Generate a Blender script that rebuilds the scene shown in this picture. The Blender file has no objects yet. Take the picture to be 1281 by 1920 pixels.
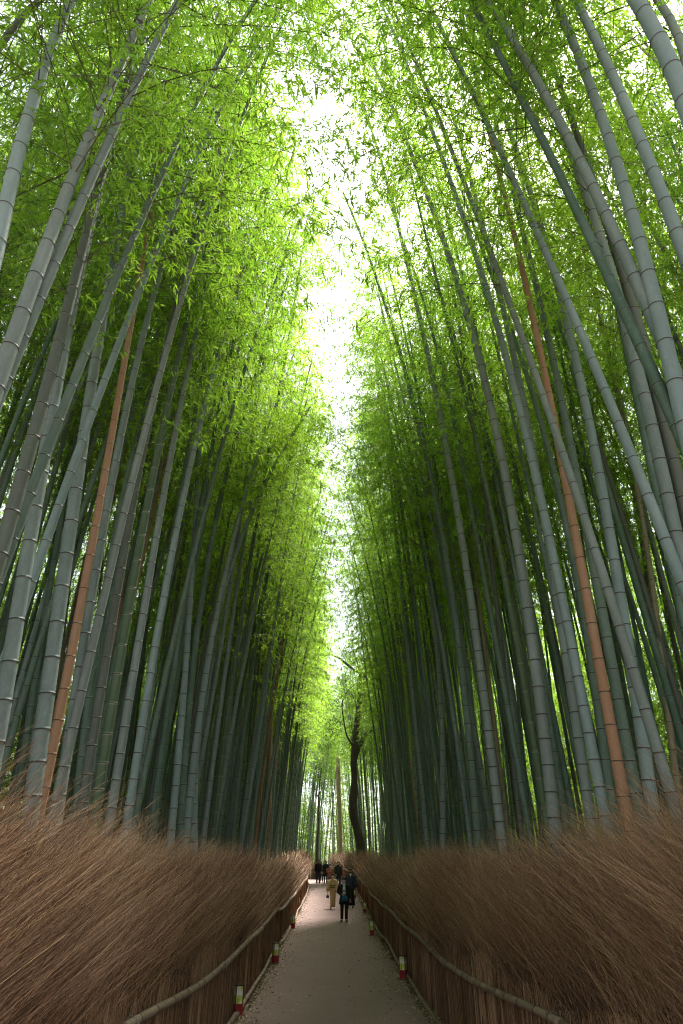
import bpy, bmesh, math, random
import numpy as np
from mathutils import Vector, Matrix, Euler

R = math.radians
rnd = random.Random(7)
nrs = np.random.default_rng(11)
scene = bpy.context.scene
C = scene.collection

# ------------------------------------------------------------------ camera
F_PX, CX, CY, W, H = 1180.0, 640.5, 960.0, 1281, 1920
CAM_Z = 2.53
PITCH = math.atan((1604 - CY) / F_PX)
YAW = math.atan((622 - CX) / (F_PX / math.cos(PITCH)))      # the path runs a touch left of the picture's middle
cam_d = bpy.data.cameras.new('camera')
cam = bpy.data.objects.new('camera', cam_d)
C.objects.link(cam)
cam.location = (0, 0, CAM_Z)
cam.rotation_euler = (math.pi / 2 + PITCH, 0, YAW)
cam_d.sensor_fit = 'VERTICAL'
cam_d.sensor_height = 36.0
cam_d.lens = F_PX / H * 36.0
cam_d.clip_start = 0.05
cam_d.clip_end = 2000
scene.camera = cam
CAM_M = Euler((math.pi / 2 + PITCH, 0, YAW)).to_matrix()

def ray(u, v):
    return CAM_M @ Vector(((u - CX) / F_PX, -(v - CY) / F_PX, -1.0))
def at_y(u, v, y):
    d = ray(u, v); t = y / d.y
    return Vector((0, 0, CAM_Z)) + d * t
def on_ground(u, v, z=0.0):
    d = ray(u, v); t = (z - CAM_Z) / d.z
    return Vector((0, 0, CAM_Z)) + d * t
def project(p):
    q = CAM_M.transposed() @ (Vector(p) - Vector((0, 0, CAM_Z)))
    if q.z > -0.3: return None
    return (CX + F_PX * q.x / -q.z, CY - F_PX * q.y / -q.z, -q.z)

# ------------------------------------------------------------------ light: bright thin overcast
SUN_EL, SUN_AZ = R(60), R(30)            # azimuth measured from +Y towards +X
world = bpy.data.worlds.new('World'); scene.world = world
world.use_nodes = True
wn = world.node_tree.nodes; wl = world.node_tree.links
bg = wn['Background']
sky = wn.new('ShaderNodeTexSky'); sky.sky_type = 'NISHITA'; sky.sun_disc = False
sky.sun_elevation = SUN_EL; sky.sun_rotation = SUN_AZ
sky.air_density = 1.0; sky.dust_density = 1.5; sky.ozone_density = 1.0
hs = wn.new('ShaderNodeHueSaturation'); hs.inputs['Saturation'].default_value = 0.35
wl.new(sky.outputs[0], hs.inputs['Color']); wl.new(hs.outputs[0], bg.inputs['Color'])
bg.inputs['Strength'].default_value = 0.09
sun_d = bpy.data.lights.new('sun', 'SUN'); sun_d.energy = 4.5; sun_d.angle = R(14); sun_d.color = (1.0, 0.96, 0.88)
sun = bpy.data.objects.new('sun', sun_d); C.objects.link(sun)
sun_dir = Vector((math.sin(SUN_AZ) * math.cos(SUN_EL), math.cos(SUN_AZ) * math.cos(SUN_EL), math.sin(SUN_EL)))
sun.rotation_euler = sun_dir.to_track_quat('Z', 'Y').to_euler()
vs = scene.view_settings
scene.display_settings.display_device = 'sRGB'
vs.view_transform = 'Standard'; vs.look = 'None'; vs.gamma = 1.0; vs.use_curve_mapping = False
vs.exposure = 2.6
cy = scene.cycles
cy.use_adaptive_sampling = True; cy.adaptive_threshold = 0.02; cy.debug_use_spatial_splits = True
cy.use_denoising = True; cy.denoising_prefilter = 'NONE'; cy.filter_width = 1.1
cy.max_bounces = 7; cy.diffuse_bounces = 6; cy.glossy_bounces = 1; cy.transmission_bounces = 4; cy.transparent_max_bounces = 4
cy.sample_clamp_indirect = 6.0; cy.caustics_reflective = False; cy.caustics_refractive = False

# ------------------------------------------------------------------ helpers
def tag(o, label=None, cat=None, group=None, kind=None):
    if label: o['label'] = label
    if cat: o['category'] = cat
    if group: o['group'] = group
    if kind: o['kind'] = kind
    return o
def empty(name, loc=(0, 0, 0), rz=0.0):
    o = bpy.data.objects.new(name, None); C.objects.link(o)
    o.location = loc; o.rotation_euler = (0, 0, rz); o.empty_display_size = 0.2
    return o
def link(name, me, parent=None):
    o = bpy.data.objects.new(name, me); C.objects.link(o)
    if parent is not None: o.parent = parent
    return o
def mesh_np(name, verts, faces, mats, smooth=False, attrs=None, mat_idx=None):
    """faces: (n,k) int array with one k, or a list of such arrays"""
    me = bpy.data.meshes.new(name)
    verts = np.asarray(verts, dtype=np.float32)
    fl = faces if isinstance(faces, list) and np.ndim(faces[0]) == 2 else [faces]
    fl = [np.asarray(f, dtype=np.int32) for f in fl if len(f)]
    me.vertices.add(len(verts)); me.vertices.foreach_set('co', verts.ravel())
    loops = np.concatenate([f.ravel() for f in fl])
    sizes = np.concatenate([np.full(len(f), f.shape[1], dtype=np.int32) for f in fl])
    starts = np.concatenate([[0], np.cumsum(sizes)[:-1]]).astype(np.int32)
    me.loops.add(len(loops)); me.loops.foreach_set('vertex_index', loops)
    me.polygons.add(len(sizes)); me.polygons.foreach_set('loop_start', starts)
    try: me.polygons.foreach_set('loop_total', sizes)
    except Exception: pass
    if mat_idx is not None: me.polygons.foreach_set('material_index', np.asarray(mat_idx, dtype=np.int32))
    me.polygons.foreach_set('use_smooth', np.full(len(sizes), smooth))
    for m in (mats if isinstance(mats, (list, tuple)) else [mats]): me.materials.append(m)
    for k, a in (attrs or {}).items():
        at = me.attributes.new(k, 'FLOAT', 'POINT'); at.data.foreach_set('value', np.asarray(a, dtype=np.float32))
    me.update(calc_edges=True)
    return me

def frames(P):
    P = np.asarray(P, float)
    T = np.gradient(P, axis=0); T /= np.linalg.norm(T, axis=1)[:, None] + 1e-9
    ref = np.array([0.0, 1.0, 0.0]) if abs(T[0, 1]) < 0.8 else np.array([1.0, 0, 0])
    N = np.cross(T, ref); N /= np.linalg.norm(N, axis=1)[:, None] + 1e-9
    B = np.cross(T, N)
    return T, N, B
def tube_np(P, rad, n=8, caps=True, base=0):
    P = np.asarray(P, float); m = len(P); rad = np.broadcast_to(rad, (m,))
    T, N, B = frames(P)
    a = np.arange(n) / n * 2 * np.pi
    V = P[:, None, :] + rad[:, None, None] * (np.cos(a)[None, :, None] * N[:, None, :] + np.sin(a)[None, :, None] * B[:, None, :])
    V = V.reshape(-1, 3)
    i = np.arange(m - 1)[:, None] * n; j = np.arange(n)[None, :]; k = (j + 1) % n
    Fq = np.stack([i + j, i + k, i + n + k, i + n + j], -1).reshape(-1, 4) + base
    return V, Fq
class MB:
    """collects quads / tris of several shapes into one mesh"""
    def __init__(s): s.v = []; s.q = []; s.t = []; s.n = 0; s.qm = []; s.tm = []
    def add(s, V, F, mi=0):
        V = np.asarray(V, float); F = np.asarray(F, int)
        if F.shape[1] == 4: s.q.append(F + s.n); s.qm += [mi] * len(F)
        else: s.t.append(F + s.n); s.tm += [mi] * len(F)
        s.v.append(V); s.n += len(V); return s
    def tube(s, P, rad, n=8, mi=0, caps=True):
        V, F = tube_np(P, rad, n); m = len(P); s.add(V, F, mi)
        if caps:
            b = s.n - len(V); c = s.n
            s.v.append(np.array([P[0], P[-1]], float)); s.n += 2
            j = np.arange(n); k = (j + 1) % n; e = b + (m - 1) * n
            t = np.concatenate([np.stack([np.full(n, c), b + k, b + j], -1), np.stack([np.full(n, c + 1), e + j, e + k], -1)])
            s.t.append(t); s.tm += [mi] * len(t)
        return s
    def box(s, c, d, rz=0.0, mi=0, taper=1.0):
        x, y, z = np.asarray(d, float) / 2
        V = np.array([[-x, -y, -z], [x, -y, -z], [x, y, -z], [-x, y, -z], [-x * taper, -y * taper, z], [x * taper, -y * taper, z], [x * taper, y * taper, z], [-x * taper, y * taper, z]])
        cr, sr = math.cos(rz), math.sin(rz)
        V = V @ np.array([[cr, sr, 0], [-sr, cr, 0], [0, 0, 1]]) + np.asarray(c, float)
        return s.add(V, [[0, 3, 2, 1], [4, 5, 6, 7], [0, 1, 5, 4], [1, 2, 6, 5], [2, 3, 7, 6], [3, 0, 4, 7]], mi)
    def loft(s, secs, n=16, mi=0, power=2.0):
        """secs: (cx,cy,cz,rx,ry)"""
        a = np.arange(n) / n * 2 * np.pi; ca, sa = np.cos(a), np.sin(a)
        ca = np.sign(ca) * np.abs(ca) ** (2 / power); sa = np.sign(sa) * np.abs(sa) ** (2 / power)
        V = np.concatenate([np.stack([c[0] + c[3] * ca, c[1] + c[4] * sa, np.full(n, c[2])], -1) for c in secs])
        m = len(secs); i = np.arange(m - 1)[:, None] * n; j = np.arange(n)[None, :]; k = (j + 1) % n
        Fq = np.stack([i + j, i + k, i + n + k, i + n + j], -1).reshape(-1, 4)
        b = s.n; s.add(V, Fq, mi); c = s.n
        s.v.append(np.array([secs[0][:3], secs[-1][:3]], float)); s.n += 2
        j = np.arange(n); k = (j + 1) % n; e = b + (m - 1) * n
        t = np.concatenate([np.stack([np.full(n, c), b + k, b + j], -1), np.stack([np.full(n, c + 1), e + j, e + k], -1)])
        s.t.append(t); s.tm += [mi] * len(t)
        return s
    def mesh(s, name, mats, smooth=False, attrs=None):
        fl = []; mi = []
        if s.q: fl.append(np.concatenate(s.q)); mi += s.qm
        if s.t: fl.append(np.concatenate(s.t)); mi += s.tm
        return mesh_np(name, np.concatenate(s.v), fl, mats, smooth, attrs, mi)
    def build(s, name, mats, parent=None, smooth=False):
        return link(name, s.mesh(name, mats, smooth), parent)

# ------------------------------------------------------------------ materials
def new_mat(name):
    m = bpy.data.materials.new(name); m.use_nodes = True
    nt = m.node_tree; b = nt.nodes['Principled BSDF']
    return m, nt, b
def N(nt, t, **kw):
    n = nt.nodes.new(t)
    for k, v in kw.items(): setattr(n, k, v)
    return n
def ramp(nt, fac, stops):
    r = nt.nodes.new('ShaderNodeValToRGB'); e = r.color_ramp.elements
    e[0].position, e[0].color = stops[0][0], (*stops[0][1], 1)
    e[1].position, e[1].color = stops[-1][0], (*stops[-1][1], 1)
    for p, c in stops[1:-1]:
        x = e.new(p); x.color = (*c, 1)
    nt.links.new(fac, r.inputs[0]); return r.outputs[0]
def noise(nt, scale, detail=3.0, rough=0.6, vec=None, coord='Object', stretch=None):
    n = nt.nodes.new('ShaderNodeTexNoise'); n.inputs['Scale'].default_value = scale
    n.inputs['Detail'].default_value = detail; n.inputs['Roughness'].default_value = rough
    if vec is None:
        tc = nt.nodes.new('ShaderNodeTexCoord'); vec = tc.outputs[coord]
        if stretch:
            mp = nt.nodes.new('ShaderNodeMapping'); mp.inputs['Scale'].default_value = stretch
            nt.links.new(vec, mp.inputs[0]); vec = mp.outputs[0]
    nt.links.new(vec, n.inputs['Vector']); return n.outputs['Fac']
def mixc(nt, fac, a, b, mode='MIX'):
    m = nt.nodes.new('ShaderNodeMix'); m.data_type = 'RGBA'; m.blend_type = mode
    for s, v in ((m.inputs[0], fac), (m.inputs[6], a), (m.inputs[7], b)):
        if hasattr(v, 'is_linked') or hasattr(v, 'links'): nt.links.new(v, s)
        elif isinstance(v, tuple): s.default_value = (*v, 1)
        else: s.default_value = v
    return m.outputs[2]
def attr(nt, name):
    a = nt.nodes.new('ShaderNodeAttribute'); a.attribute_name = name; return a.outputs['Fac']
def bump(nt, b, h, strength=0.3, dist=0.01):
    n = nt.nodes.new('ShaderNodeBump'); n.inputs['Strength'].default_value = strength; n.inputs['Distance'].default_value = dist
    nt.links.new(h, n.inputs['Height']); nt.links.new(n.outputs[0], b.inputs['Normal'])
def plain(name, col, rough=0.7, var=0.15, scale=20, metal=0.0):
    m, nt, b = new_mat(name)
    f = noise(nt, scale)
    lo = tuple(c * (1 - var) for c in col); hi = tuple(min(1, c * (1 + var)) for c in col)
    nt.links.new(ramp(nt, f, [(0.3, lo), (0.7, hi)]), b.inputs['Base Color'])
    b.inputs['Roughness'].default_value = rough; b.inputs['Metallic'].default_value = metal
    return m

def culm_mat(name, tone_a, tone_b, patch, wax, dark, lichen=0.5):
    """culm skin: two tones that vary by individual, cloudy wax patches, dark node line, pale wax band below it"""
    m, nt, b = new_mat(name)
    oi = nt.nodes.new('ShaderNodeObjectInfo')
    base = mixc(nt, oi.outputs['Random'], tone_a, tone_b)
    f1 = noise(nt, 5.0, 4, 0.65, stretch=(1, 1, 0.35))
    k1 = nt.nodes.new('ShaderNodeMapRange'); k1.inputs[1].default_value = 0.45; k1.inputs[2].default_value = 0.7
    nt.links.new(f1, k1.inputs[0])
    k1m = nt.nodes.new('ShaderNodeMath'); k1m.operation = 'MULTIPLY'; k1m.inputs[1].default_value = lichen
    nt.links.new(k1.outputs[0], k1m.inputs[0])
    c = mixc(nt, k1m.outputs[0], base, patch)
    f2 = noise(nt, 60.0, 4, 0.7, stretch=(1, 1, 0.12))
    c = mixc(nt, f2, mixc(nt, 0.28, c, dark), c)
    f3 = noise(nt, 38.0, 2, 0.7)
    k3 = nt.nodes.new('ShaderNodeMapRange'); k3.inputs[1].default_value = 0.60; k3.inputs[2].default_value = 0.72
    k3.inputs[4].default_value = 0.45
    nt.links.new(f3, k3.inputs[0])
    c = mixc(nt, k3.outputs[0], c, patch)
    c = mixc(nt, attr(nt, 'wax'), c, wax)
    c = mixc(nt, attr(nt, 'node'), c, dark)
    nt.links.new(c, b.inputs['Base Color'])
    b.inputs['Roughness'].default_value = 0.6; b.inputs['Specular IOR Level'].default_value = 0.3
    bump(nt, b, f2, 0.12, 0.004)
    return m
M = {}
M['culm_grey'] = culm_mat('culm_grey', (0.16, 0.205, 0.19), (0.21, 0.235, 0.215), (0.30, 0.345, 0.33), (0.28, 0.285, 0.26), (0.03, 0.026, 0.02), 0.6)
M['culm_green'] = culm_mat('culm_green', (0.07, 0.125, 0.085), (0.13, 0.175, 0.135), (0.21, 0.27, 0.235), (0.27, 0.28, 0.25), (0.022, 0.022, 0.016), 0.5)
M['culm_young'] = culm_mat('culm_young', (0.06, 0.105, 0.05), (0.085, 0.125, 0.065), (0.10, 0.14, 0.09), (0.50, 0.46, 0.40), (0.035, 0.04, 0.02), 0.3)
M['culm_blue'] = culm_mat('culm_blue', (0.20, 0.265, 0.26), (0.235, 0.29, 0.285), (0.33, 0.385, 0.385), (0.32, 0.33, 0.31), (0.035, 0.03, 0.025), 0.6)
M['culm_dark'] = culm_mat('culm_dark', (0.095, 0.105, 0.085), (0.125, 0.13, 0.105), (0.17, 0.18, 0.155), (0.24, 0.23, 0.20), (0.02, 0.017, 0.013), 0.4)
M['culm_brown'] = culm_mat('culm_brown', (0.36, 0.185, 0.105), (0.38, 0.20, 0.115), (0.43, 0.27, 0.18), (0.42, 0.30, 0.2), (0.06, 0.025, 0.012), 0.5)
M['culm_straw'] = culm_mat('culm_straw', (0.24, 0.20, 0.13), (0.30, 0.24, 0.15), (0.32, 0.28, 0.19), (0.36, 0.31, 0.22), (0.05, 0.035, 0.02), 0.5)

def leaf_mat(name, lo, hi, tlo, thi, trans=0.55):
    m = bpy.data.materials.new(name); m.use_nodes = True
    nt = m.node_tree; nt.nodes.remove(nt.nodes['Principled BSDF']); out = nt.nodes['Material Output']
    oi = nt.nodes.new('ShaderNodeObjectInfo')
    a = nt.nodes.new('ShaderNodeMath'); a.operation = 'MULTIPLY_ADD'; a.inputs[1].default_value = 0.55
    b = nt.nodes.new('ShaderNodeMath'); b.operation = 'MULTIPLY'; b.inputs[1].default_value = 0.45
    nt.links.new(oi.outputs['Random'], b.inputs[0]); nt.links.new(attr(nt, 'rnd'), a.inputs[0]); nt.links.new(b.outputs[0], a.inputs[2])
    d = nt.nodes.new('ShaderNodeBsdfDiffuse'); t = nt.nodes.new('ShaderNodeBsdfTranslucent'); g = nt.nodes.new('ShaderNodeBsdfGlossy')
    g.inputs['Roughness'].default_value = 0.45
    nt.links.new(mixc(nt, a.outputs[0], lo, hi), d.inputs['Color'])
    nt.links.new(mixc(nt, a.outputs[0], tlo, thi), t.inputs['Color'])
    m1 = nt.nodes.new('ShaderNodeMixShader'); m1.inputs[0].default_value = trans
    nt.links.new(d.outputs[0], m1.inputs[1]); nt.links.new(t.outputs[0], m1.inputs[2])
    m2 = nt.nodes.new('ShaderNodeMixShader'); m2.inputs[0].default_value = 0.04
    nt.links.new(m1.outputs[0], m2.inputs[1]); nt.links.new(g.outputs[0], m2.inputs[2])
    nt.links.new(m2.outputs[0], out.inputs['Surface'])
    return m
M['leaf'] = leaf_mat('bamboo_leaf', (0.075, 0.175, 0.022), (0.16, 0.27, 0.03), (0.22, 0.48, 0.03), (0.48, 0.68, 0.05))
M['tree_leaf'] = leaf_mat('tree_leaf', (0.03, 0.07, 0.02), (0.06, 0.11, 0.03), (0.08, 0.17, 0.03), (0.14, 0.26, 0.04), 0.4)
M['branch'] = plain('branch_bark', (0.13, 0.14, 0.07), 0.7)

# path: pale worn asphalt with grit
m, nt, b = new_mat('asphalt'); M['asphalt'] = m
f = noise(nt, 90, 3, 0.8); f2 = noise(nt, 0.9, 4, 0.6); f3 = noise(nt, 260, 2, 0.8)
c = ramp(nt, f, [(0.3, (0.20, 0.127, 0.115)), (0.52, (0.295, 0.193, 0.178)), (0.72, (0.43, 0.30, 0.275))])
c = mixc(nt, ramp(nt, f2, [(0.35, (0.0,) * 3), (0.7, (0.6,) * 3)]), c, (0.24, 0.158, 0.142))
sp = ramp(nt, f3, [(0.66, (0.0,) * 3), (0.74, (0.8,) * 3)])
c = mixc(nt, sp, c, (0.46, 0.41, 0.35))
nt.links.new(c, b.inputs['Base Color']); b.inputs['Roughness'].default_value = 0.85
bump(nt, b, f, 0.5, 0.01)
m, nt, b = new_mat('forest_floor'); M['floor'] = m
f = noise(nt, 9, 6, 0.75)
nt.links.new(ramp(nt, f, [(0.3, (0.035, 0.024, 0.015)), (0.55, (0.10, 0.072, 0.045)), (0.75, (0.20, 0.155, 0.10))]), b.inputs['Base Color'])
b.inputs['Roughness'].default_value = 0.95; bump(nt, b, f, 0.8, 0.05)
# brushwood
def twig_mat(name, stops):
    m, nt, b = new_mat(name)
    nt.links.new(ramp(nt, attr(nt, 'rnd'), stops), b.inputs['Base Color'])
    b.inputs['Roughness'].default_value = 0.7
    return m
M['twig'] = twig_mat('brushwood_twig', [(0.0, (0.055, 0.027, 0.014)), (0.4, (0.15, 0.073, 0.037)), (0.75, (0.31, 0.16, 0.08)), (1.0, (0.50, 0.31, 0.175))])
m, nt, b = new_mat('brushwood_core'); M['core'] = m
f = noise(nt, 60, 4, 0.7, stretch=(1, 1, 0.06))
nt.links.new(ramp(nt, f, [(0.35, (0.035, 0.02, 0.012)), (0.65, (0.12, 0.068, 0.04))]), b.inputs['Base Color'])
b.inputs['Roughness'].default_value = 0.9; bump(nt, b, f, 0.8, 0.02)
M['litter'] = twig_mat('leaf_litter', [(0.0, (0.14, 0.085, 0.05)), (0.4, (0.30, 0.205, 0.125)), (1.0, (0.62, 0.50, 0.34))])
m, nt, b = new_mat('pole'); M['pole'] = m
f = noise(nt, 7, 5, 0.7)
c = ramp(nt, f, [(0.3, (0.15, 0.10, 0.068)), (0.55, (0.27, 0.19, 0.13)), (0.8, (0.36, 0.27, 0.195))])
c = mixc(nt, attr(nt, 'node'), c, (0.06, 0.04, 0.03))
nt.links.new(c, b.inputs['Base Color']); b.inputs['Roughness'].default_value = 0.65; bump(nt, b, f, 0.3, 0.01)
m, nt, b = new_mat('bark'); M['bark'] = m
f = noise(nt, 6, 6, 0.75, stretch=(1, 1, 0.4))
nt.links.new(ramp(nt, f, [(0.3, (0.028, 0.021, 0.016)), (0.6, (0.075, 0.058, 0.044)), (0.8, (0.12, 0.10, 0.08))]), b.inputs['Base Color'])
b.inputs['Roughness'].default_value = 0.9; bump(nt, b, f, 0.8, 0.05)
m, nt, b = new_mat('pale_bark'); M['pale_bark'] = m
f = noise(nt, 5, 6, 0.7, stretch=(1, 1, 0.25))
nt.links.new(ramp(nt, f, [(0.3, (0.19, 0.135, 0.09)), (0.6, (0.32, 0.245, 0.175)), (0.8, (0.40, 0.32, 0.24))]), b.inputs['Base Color'])
b.inputs['Roughness'].default_value = 0.85; bump(nt, b, f, 0.6, 0.05)
M['wire'] = plain('wire', (0.35, 0.33, 0.30), 0.45, metal=0.6)
M['white_paint'] = plain('white_paint', (0.72, 0.72, 0.70), 0.6)

# ------------------------------------------------------------------ ground and path
FENCE_X = 1.72
PATH_END = 86.0
def right_line(y):         # the fence beside the crooked tree: straight, then sweeping across the bend
    t = np.clip((np.asarray(y, float) - 50.0) / 20.0, 0, 1.5)
    return 1.86 - 1.2 * t ** 2 + 0.75 * np.clip((16 - np.asarray(y, float)) / 10.0, 0, 1) ** 1.6
def left_line(y):
    t = np.clip((np.asarray(y, float) - 48.0) / 20.0, 0, 1)
    return -1.70 - 0.75 * t ** 2 - 0.45 * np.clip((16 - np.asarray(y, float)) / 9.0, 0, 1) ** 1.5
def gz(y):                 # the ground climbs a little towards the bend
    t = np.clip((np.asarray(y, float) - 28.0) / 34.0, 0, 1)
    return 0.45 * t * t * (3 - 2 * t)
def on_ground2(u, v):
    p_ = on_ground(u, v)
    for _ in range(12): p_ = on_ground(u, v, float(gz(p_.y)))
    return p_
gs = 700.0
gy = [-gs] + list(np.arange(20, 72, 2.0)) + [gs]
g = link('ground', mesh_np('ground', [[x_, y_, float(gz(y_))] for y_ in gy for x_ in (-gs, gs)], [[2 * i, 2 * i + 1, 2 * i + 3, 2 * i + 2] for i in range(len(gy) - 1)], M['floor'], True))
tag(g, 'brown leaf-strewn forest floor under the bamboo', kind='structure')
ys = np.concatenate([np.linspace(-6, 48, 30), np.linspace(49.5, 70, 14)])
ys2 = np.linspace(0, 1, 8)
Lx = left_line(ys) + 0.18 + 0.06 * np.sin(ys * 0.9); Rx = right_line(ys) - 0.2 + 0.05 * np.sin(ys * 0.7 + 1)
Rx = np.maximum(Rx, Lx + 0.9)
V = []; 
for i, y in enumerate(ys):
    for k in range(7):
        t = k / 6; V.append([Lx[i] + (Rx[i] - Lx[i]) * t, y, float(gz(y)) + 0.012 + 0.03 * (1 - (2 * t - 1) ** 2)])
# the bend to the side at the far end
n0 = len(ys)
for j in range(1, 9):
    a = j / 8
    for k in range(7):
        t = k / 6
        inner = np.array([Lx[-1] - 9 * a, 70 - 0.5 * a]); outer = np.array([Rx[-1] - 9 * a, 70 + 4.0 * math.sin(a * 1.4)])
        p = inner + (outer - inner) * t; V.append([p[0], p[1], 0.462 + 0.03 * (1 - (2 * t - 1) ** 2)])
Fq = [[i * 7 + k, i * 7 + k + 1, (i + 1) * 7 + k + 1, (i + 1) * 7 + k] for i in range(n0 + 7) for k in range(6)]
p = link('path', mesh_np('path', V, Fq, M['asphalt'], True)); tag(p, 'pale grey-brown asphalt footpath through the bamboo', kind='structure')

# ------------------------------------------------------------------ bamboo: culm meshes
def culm_mesh(name, axis, r0, Hc, mat, sides=10, taper=0.62, lod=0, seed=0, gap=0.36):
    """axis(z) -> (x,y,z) arrays; nodes with a ridge, a dark line and a pale band below"""
    rr = random.Random(seed)
    zs = [0.0]; g_ = 0.12
    while zs[-1] < Hc:
        t = zs[-1] / Hc
        g_ = gap * (0.45 + 0.75 * min(1, t / 0.25) - 0.35 * max(0, (t - 0.6) / 0.4)) * rr.uniform(0.93, 1.07)
        zs.append(zs[-1] + g_)
    zs[-1] = Hc
    Z = []; K = []; ND = []; WX = []
    for i, z in enumerate(zs):
        t = z / Hc; r = r0 * (1 - taper * t ** 1.15)
        if i == len(zs) - 1: r = 0.004
        if lod == 0 and 0 < i < len(zs) - 1:
            h = max(0.006, 0.14 * r)
            Z += [z - 2.6 * h, z - 0.9 * h, z - 0.45 * h, z + 0.35 * h, z + 0.8 * h, z + 2.6 * h]; K += [r, r * 1.02, r * 1.10, r * 1.09, r * 0.985, r * 0.985]
            ND += [0, 0.15, 1, 0.9, 0.15, 0]; WX += [0.05, 0.75, 0.2, 0.35, 0.2, 0]
        elif lod == 1 and 0 < i < len(zs) - 1:
            Z += [z - 0.02, z, z + 0.02]; K += [r, r * 1.06, r * 0.99]; ND += [0, 1, 0]; WX += [0.5, 0, 0]
        else:
            Z.append(z); K.append(r); ND.append(0); WX.append(0)
    P = np.stack(axis(np.array(Z)), -1)
    V, Fq = tube_np(P, np.array(K), sides)
    return mesh_np(name, V, Fq, mat, True, {'node': np.repeat(ND, sides), 'wax': np.repeat(WX, sides)})

# ------------------------------------------------------------------ bamboo: crown meshes (leafy branches along an axis)
def leaves_from(pos, dirs, ln, wd, rs):
    """pos (n,3) base, dirs (n,3) unit: one folded lance-shaped leaf each -> verts, quads, rnd"""
    n = len(pos)
    up = np.tile(np.array([0, 0, 1.0]), (n, 1)) + rs.normal(0, 0.45, (n, 3))
    side = np.cross(dirs, up); side /= np.linalg.norm(side, axis=1)[:, None] + 1e-9
    mid = pos + dirs * (ln * 0.38)[:, None]
    droop = np.zeros((n, 3)); droop[:, 2] = -0.14 * ln
    tip = pos + dirs * ln[:, None] + droop
    V = np.stack([pos, mid + side * wd[:, None], tip, mid - side * wd[:, None]], 1).reshape(-1, 3)
    Fq = np.arange(n * 4).reshape(n, 4)
    return V, Fq, np.repeat(rs.random(n), 4)
def crown_mesh(name, axis, z0, z1, seed, nodes=30, reach=1.7, pts=8, leaves=8, leaf_len=0.125, low_bare=0.0):
    rs = np.random.default_rng(seed)
    mb = MB(); pos = []; dr = []
    for i in range(nodes):
        t = (i + rs.random() * 0.6) / nodes
        z = z0 + (z1 - z0) * t
        c = np.array([float(a) for a in axis(np.array([z]))]).reshape(3)
        az0 = (i % 2) * math.pi + rs.normal(0, 0.5)
        for sgn in (0, 1):
            az = az0 + (sgn - 0.5) * 1.1 + rs.normal(0, 0.25)
            l = reach * (0.35 + 0.9 * math.sin(math.pi * min(1, 0.16 + 0.84 * t) ** 0.8)) * rs.uniform(0.7, 1.15)
            if t > 0.9: l *= 0.75
            el = R(rs.uniform(18, 48)); k = rs.uniform(0.16, 0.34) * (1.0 if t < 0.85 else 1.6)
            out = np.array([math.cos(az), math.sin(az), 0]); sd = np.array([-math.sin(az), math.cos(az), 0])
            s = np.linspace(0, 1, 6) * l
            bend = rs.normal(0, 0.12)
            B = c + out * (s * math.cos(el))[:, None] + sd * (bend * s ** 2)[:, None] + np.array([0, 0, 1.0]) * (s * math.sin(el) - k * s ** 2)[:, None]
            V, Fq = tube_np(B, np.linspace(0.008, 0.002, 6), 3); mb.add(V, Fq, 1)
            for q in range(pts):
                u = 0.22 + 0.78 * (q + rs.random()) / pts
                s_ = u * l
                bp = c + out * (s_ * math.cos(el)) + sd * bend * s_ ** 2 + np.array([0, 0, 1.0]) * (s_ * math.sin(el) - k * s_ ** 2)
                tw = out * rs.uniform(0.1, 0.9) + sd * (1 if q % 2 else -1) * rs.uniform(0.3, 1.0) + np.array([0, 0, rs.uniform(-0.55, 0.25)])
                tw /= np.linalg.norm(tw); tl = rs.uniform(0.18, 0.5) * (1.2 - 0.5 * u)
                V, Fq = tube_np(np.array([bp, bp + tw * tl * 0.5, bp + tw * tl + np.array([0, 0, -0.12 * tl])]), np.array([0.003, 0.002, 0.001]), 3)
                mb.add(V, Fq, 1)
                for w in range(leaves):
                    f_ = rs.uniform(0.15, 1.0)
                    pp = bp + tw * tl * f_ + rs.normal(0, 0.012, 3); pp[2] -= 0.12 * tl * f_ ** 2
                    dd = tw * 0.55 + rs.normal(0, 0.55, 3) + np.array([0, 0, -0.38]); dd /= np.linalg.norm(dd)
                    pos.append(pp); dr.append(dd)
    pos = np.array(pos); dr = np.array(dr); n = len(pos)
    ln = leaf_len * rs.uniform(0.65, 1.2, n)
    V, Fq, rv = leaves_from(pos, dr, ln, ln * rs.uniform(0.08, 0.115, n), rs)
    nb = sum(len(v) for v in mb.v)
    allv = np.concatenate(mb.v + [V]); q = np.concatenate(mb.q + [Fq + nb])
    mi = np.concatenate([np.ones(len(q) - n, int), np.zeros(n, int)])
    return mesh_np(name, allv, q, [M['leaf'], M['branch']], False, {'rnd': np.concatenate([np.zeros(nb), rv])}, mi)

# straight crowns for the culms whose course is given one by one
CROWN_L = 9.0
straight_crowns = [crown_mesh('bamboo_crown', lambda z, k=k: (0.05 * np.sin(z + k) + 0.012 * z ** 2, 0.0 * z, z - 0.004 * z ** 2), 0.0, CROWN_L, 100 + k, nodes=28, pts=9, leaves=10) for k in range(4)]
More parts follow.
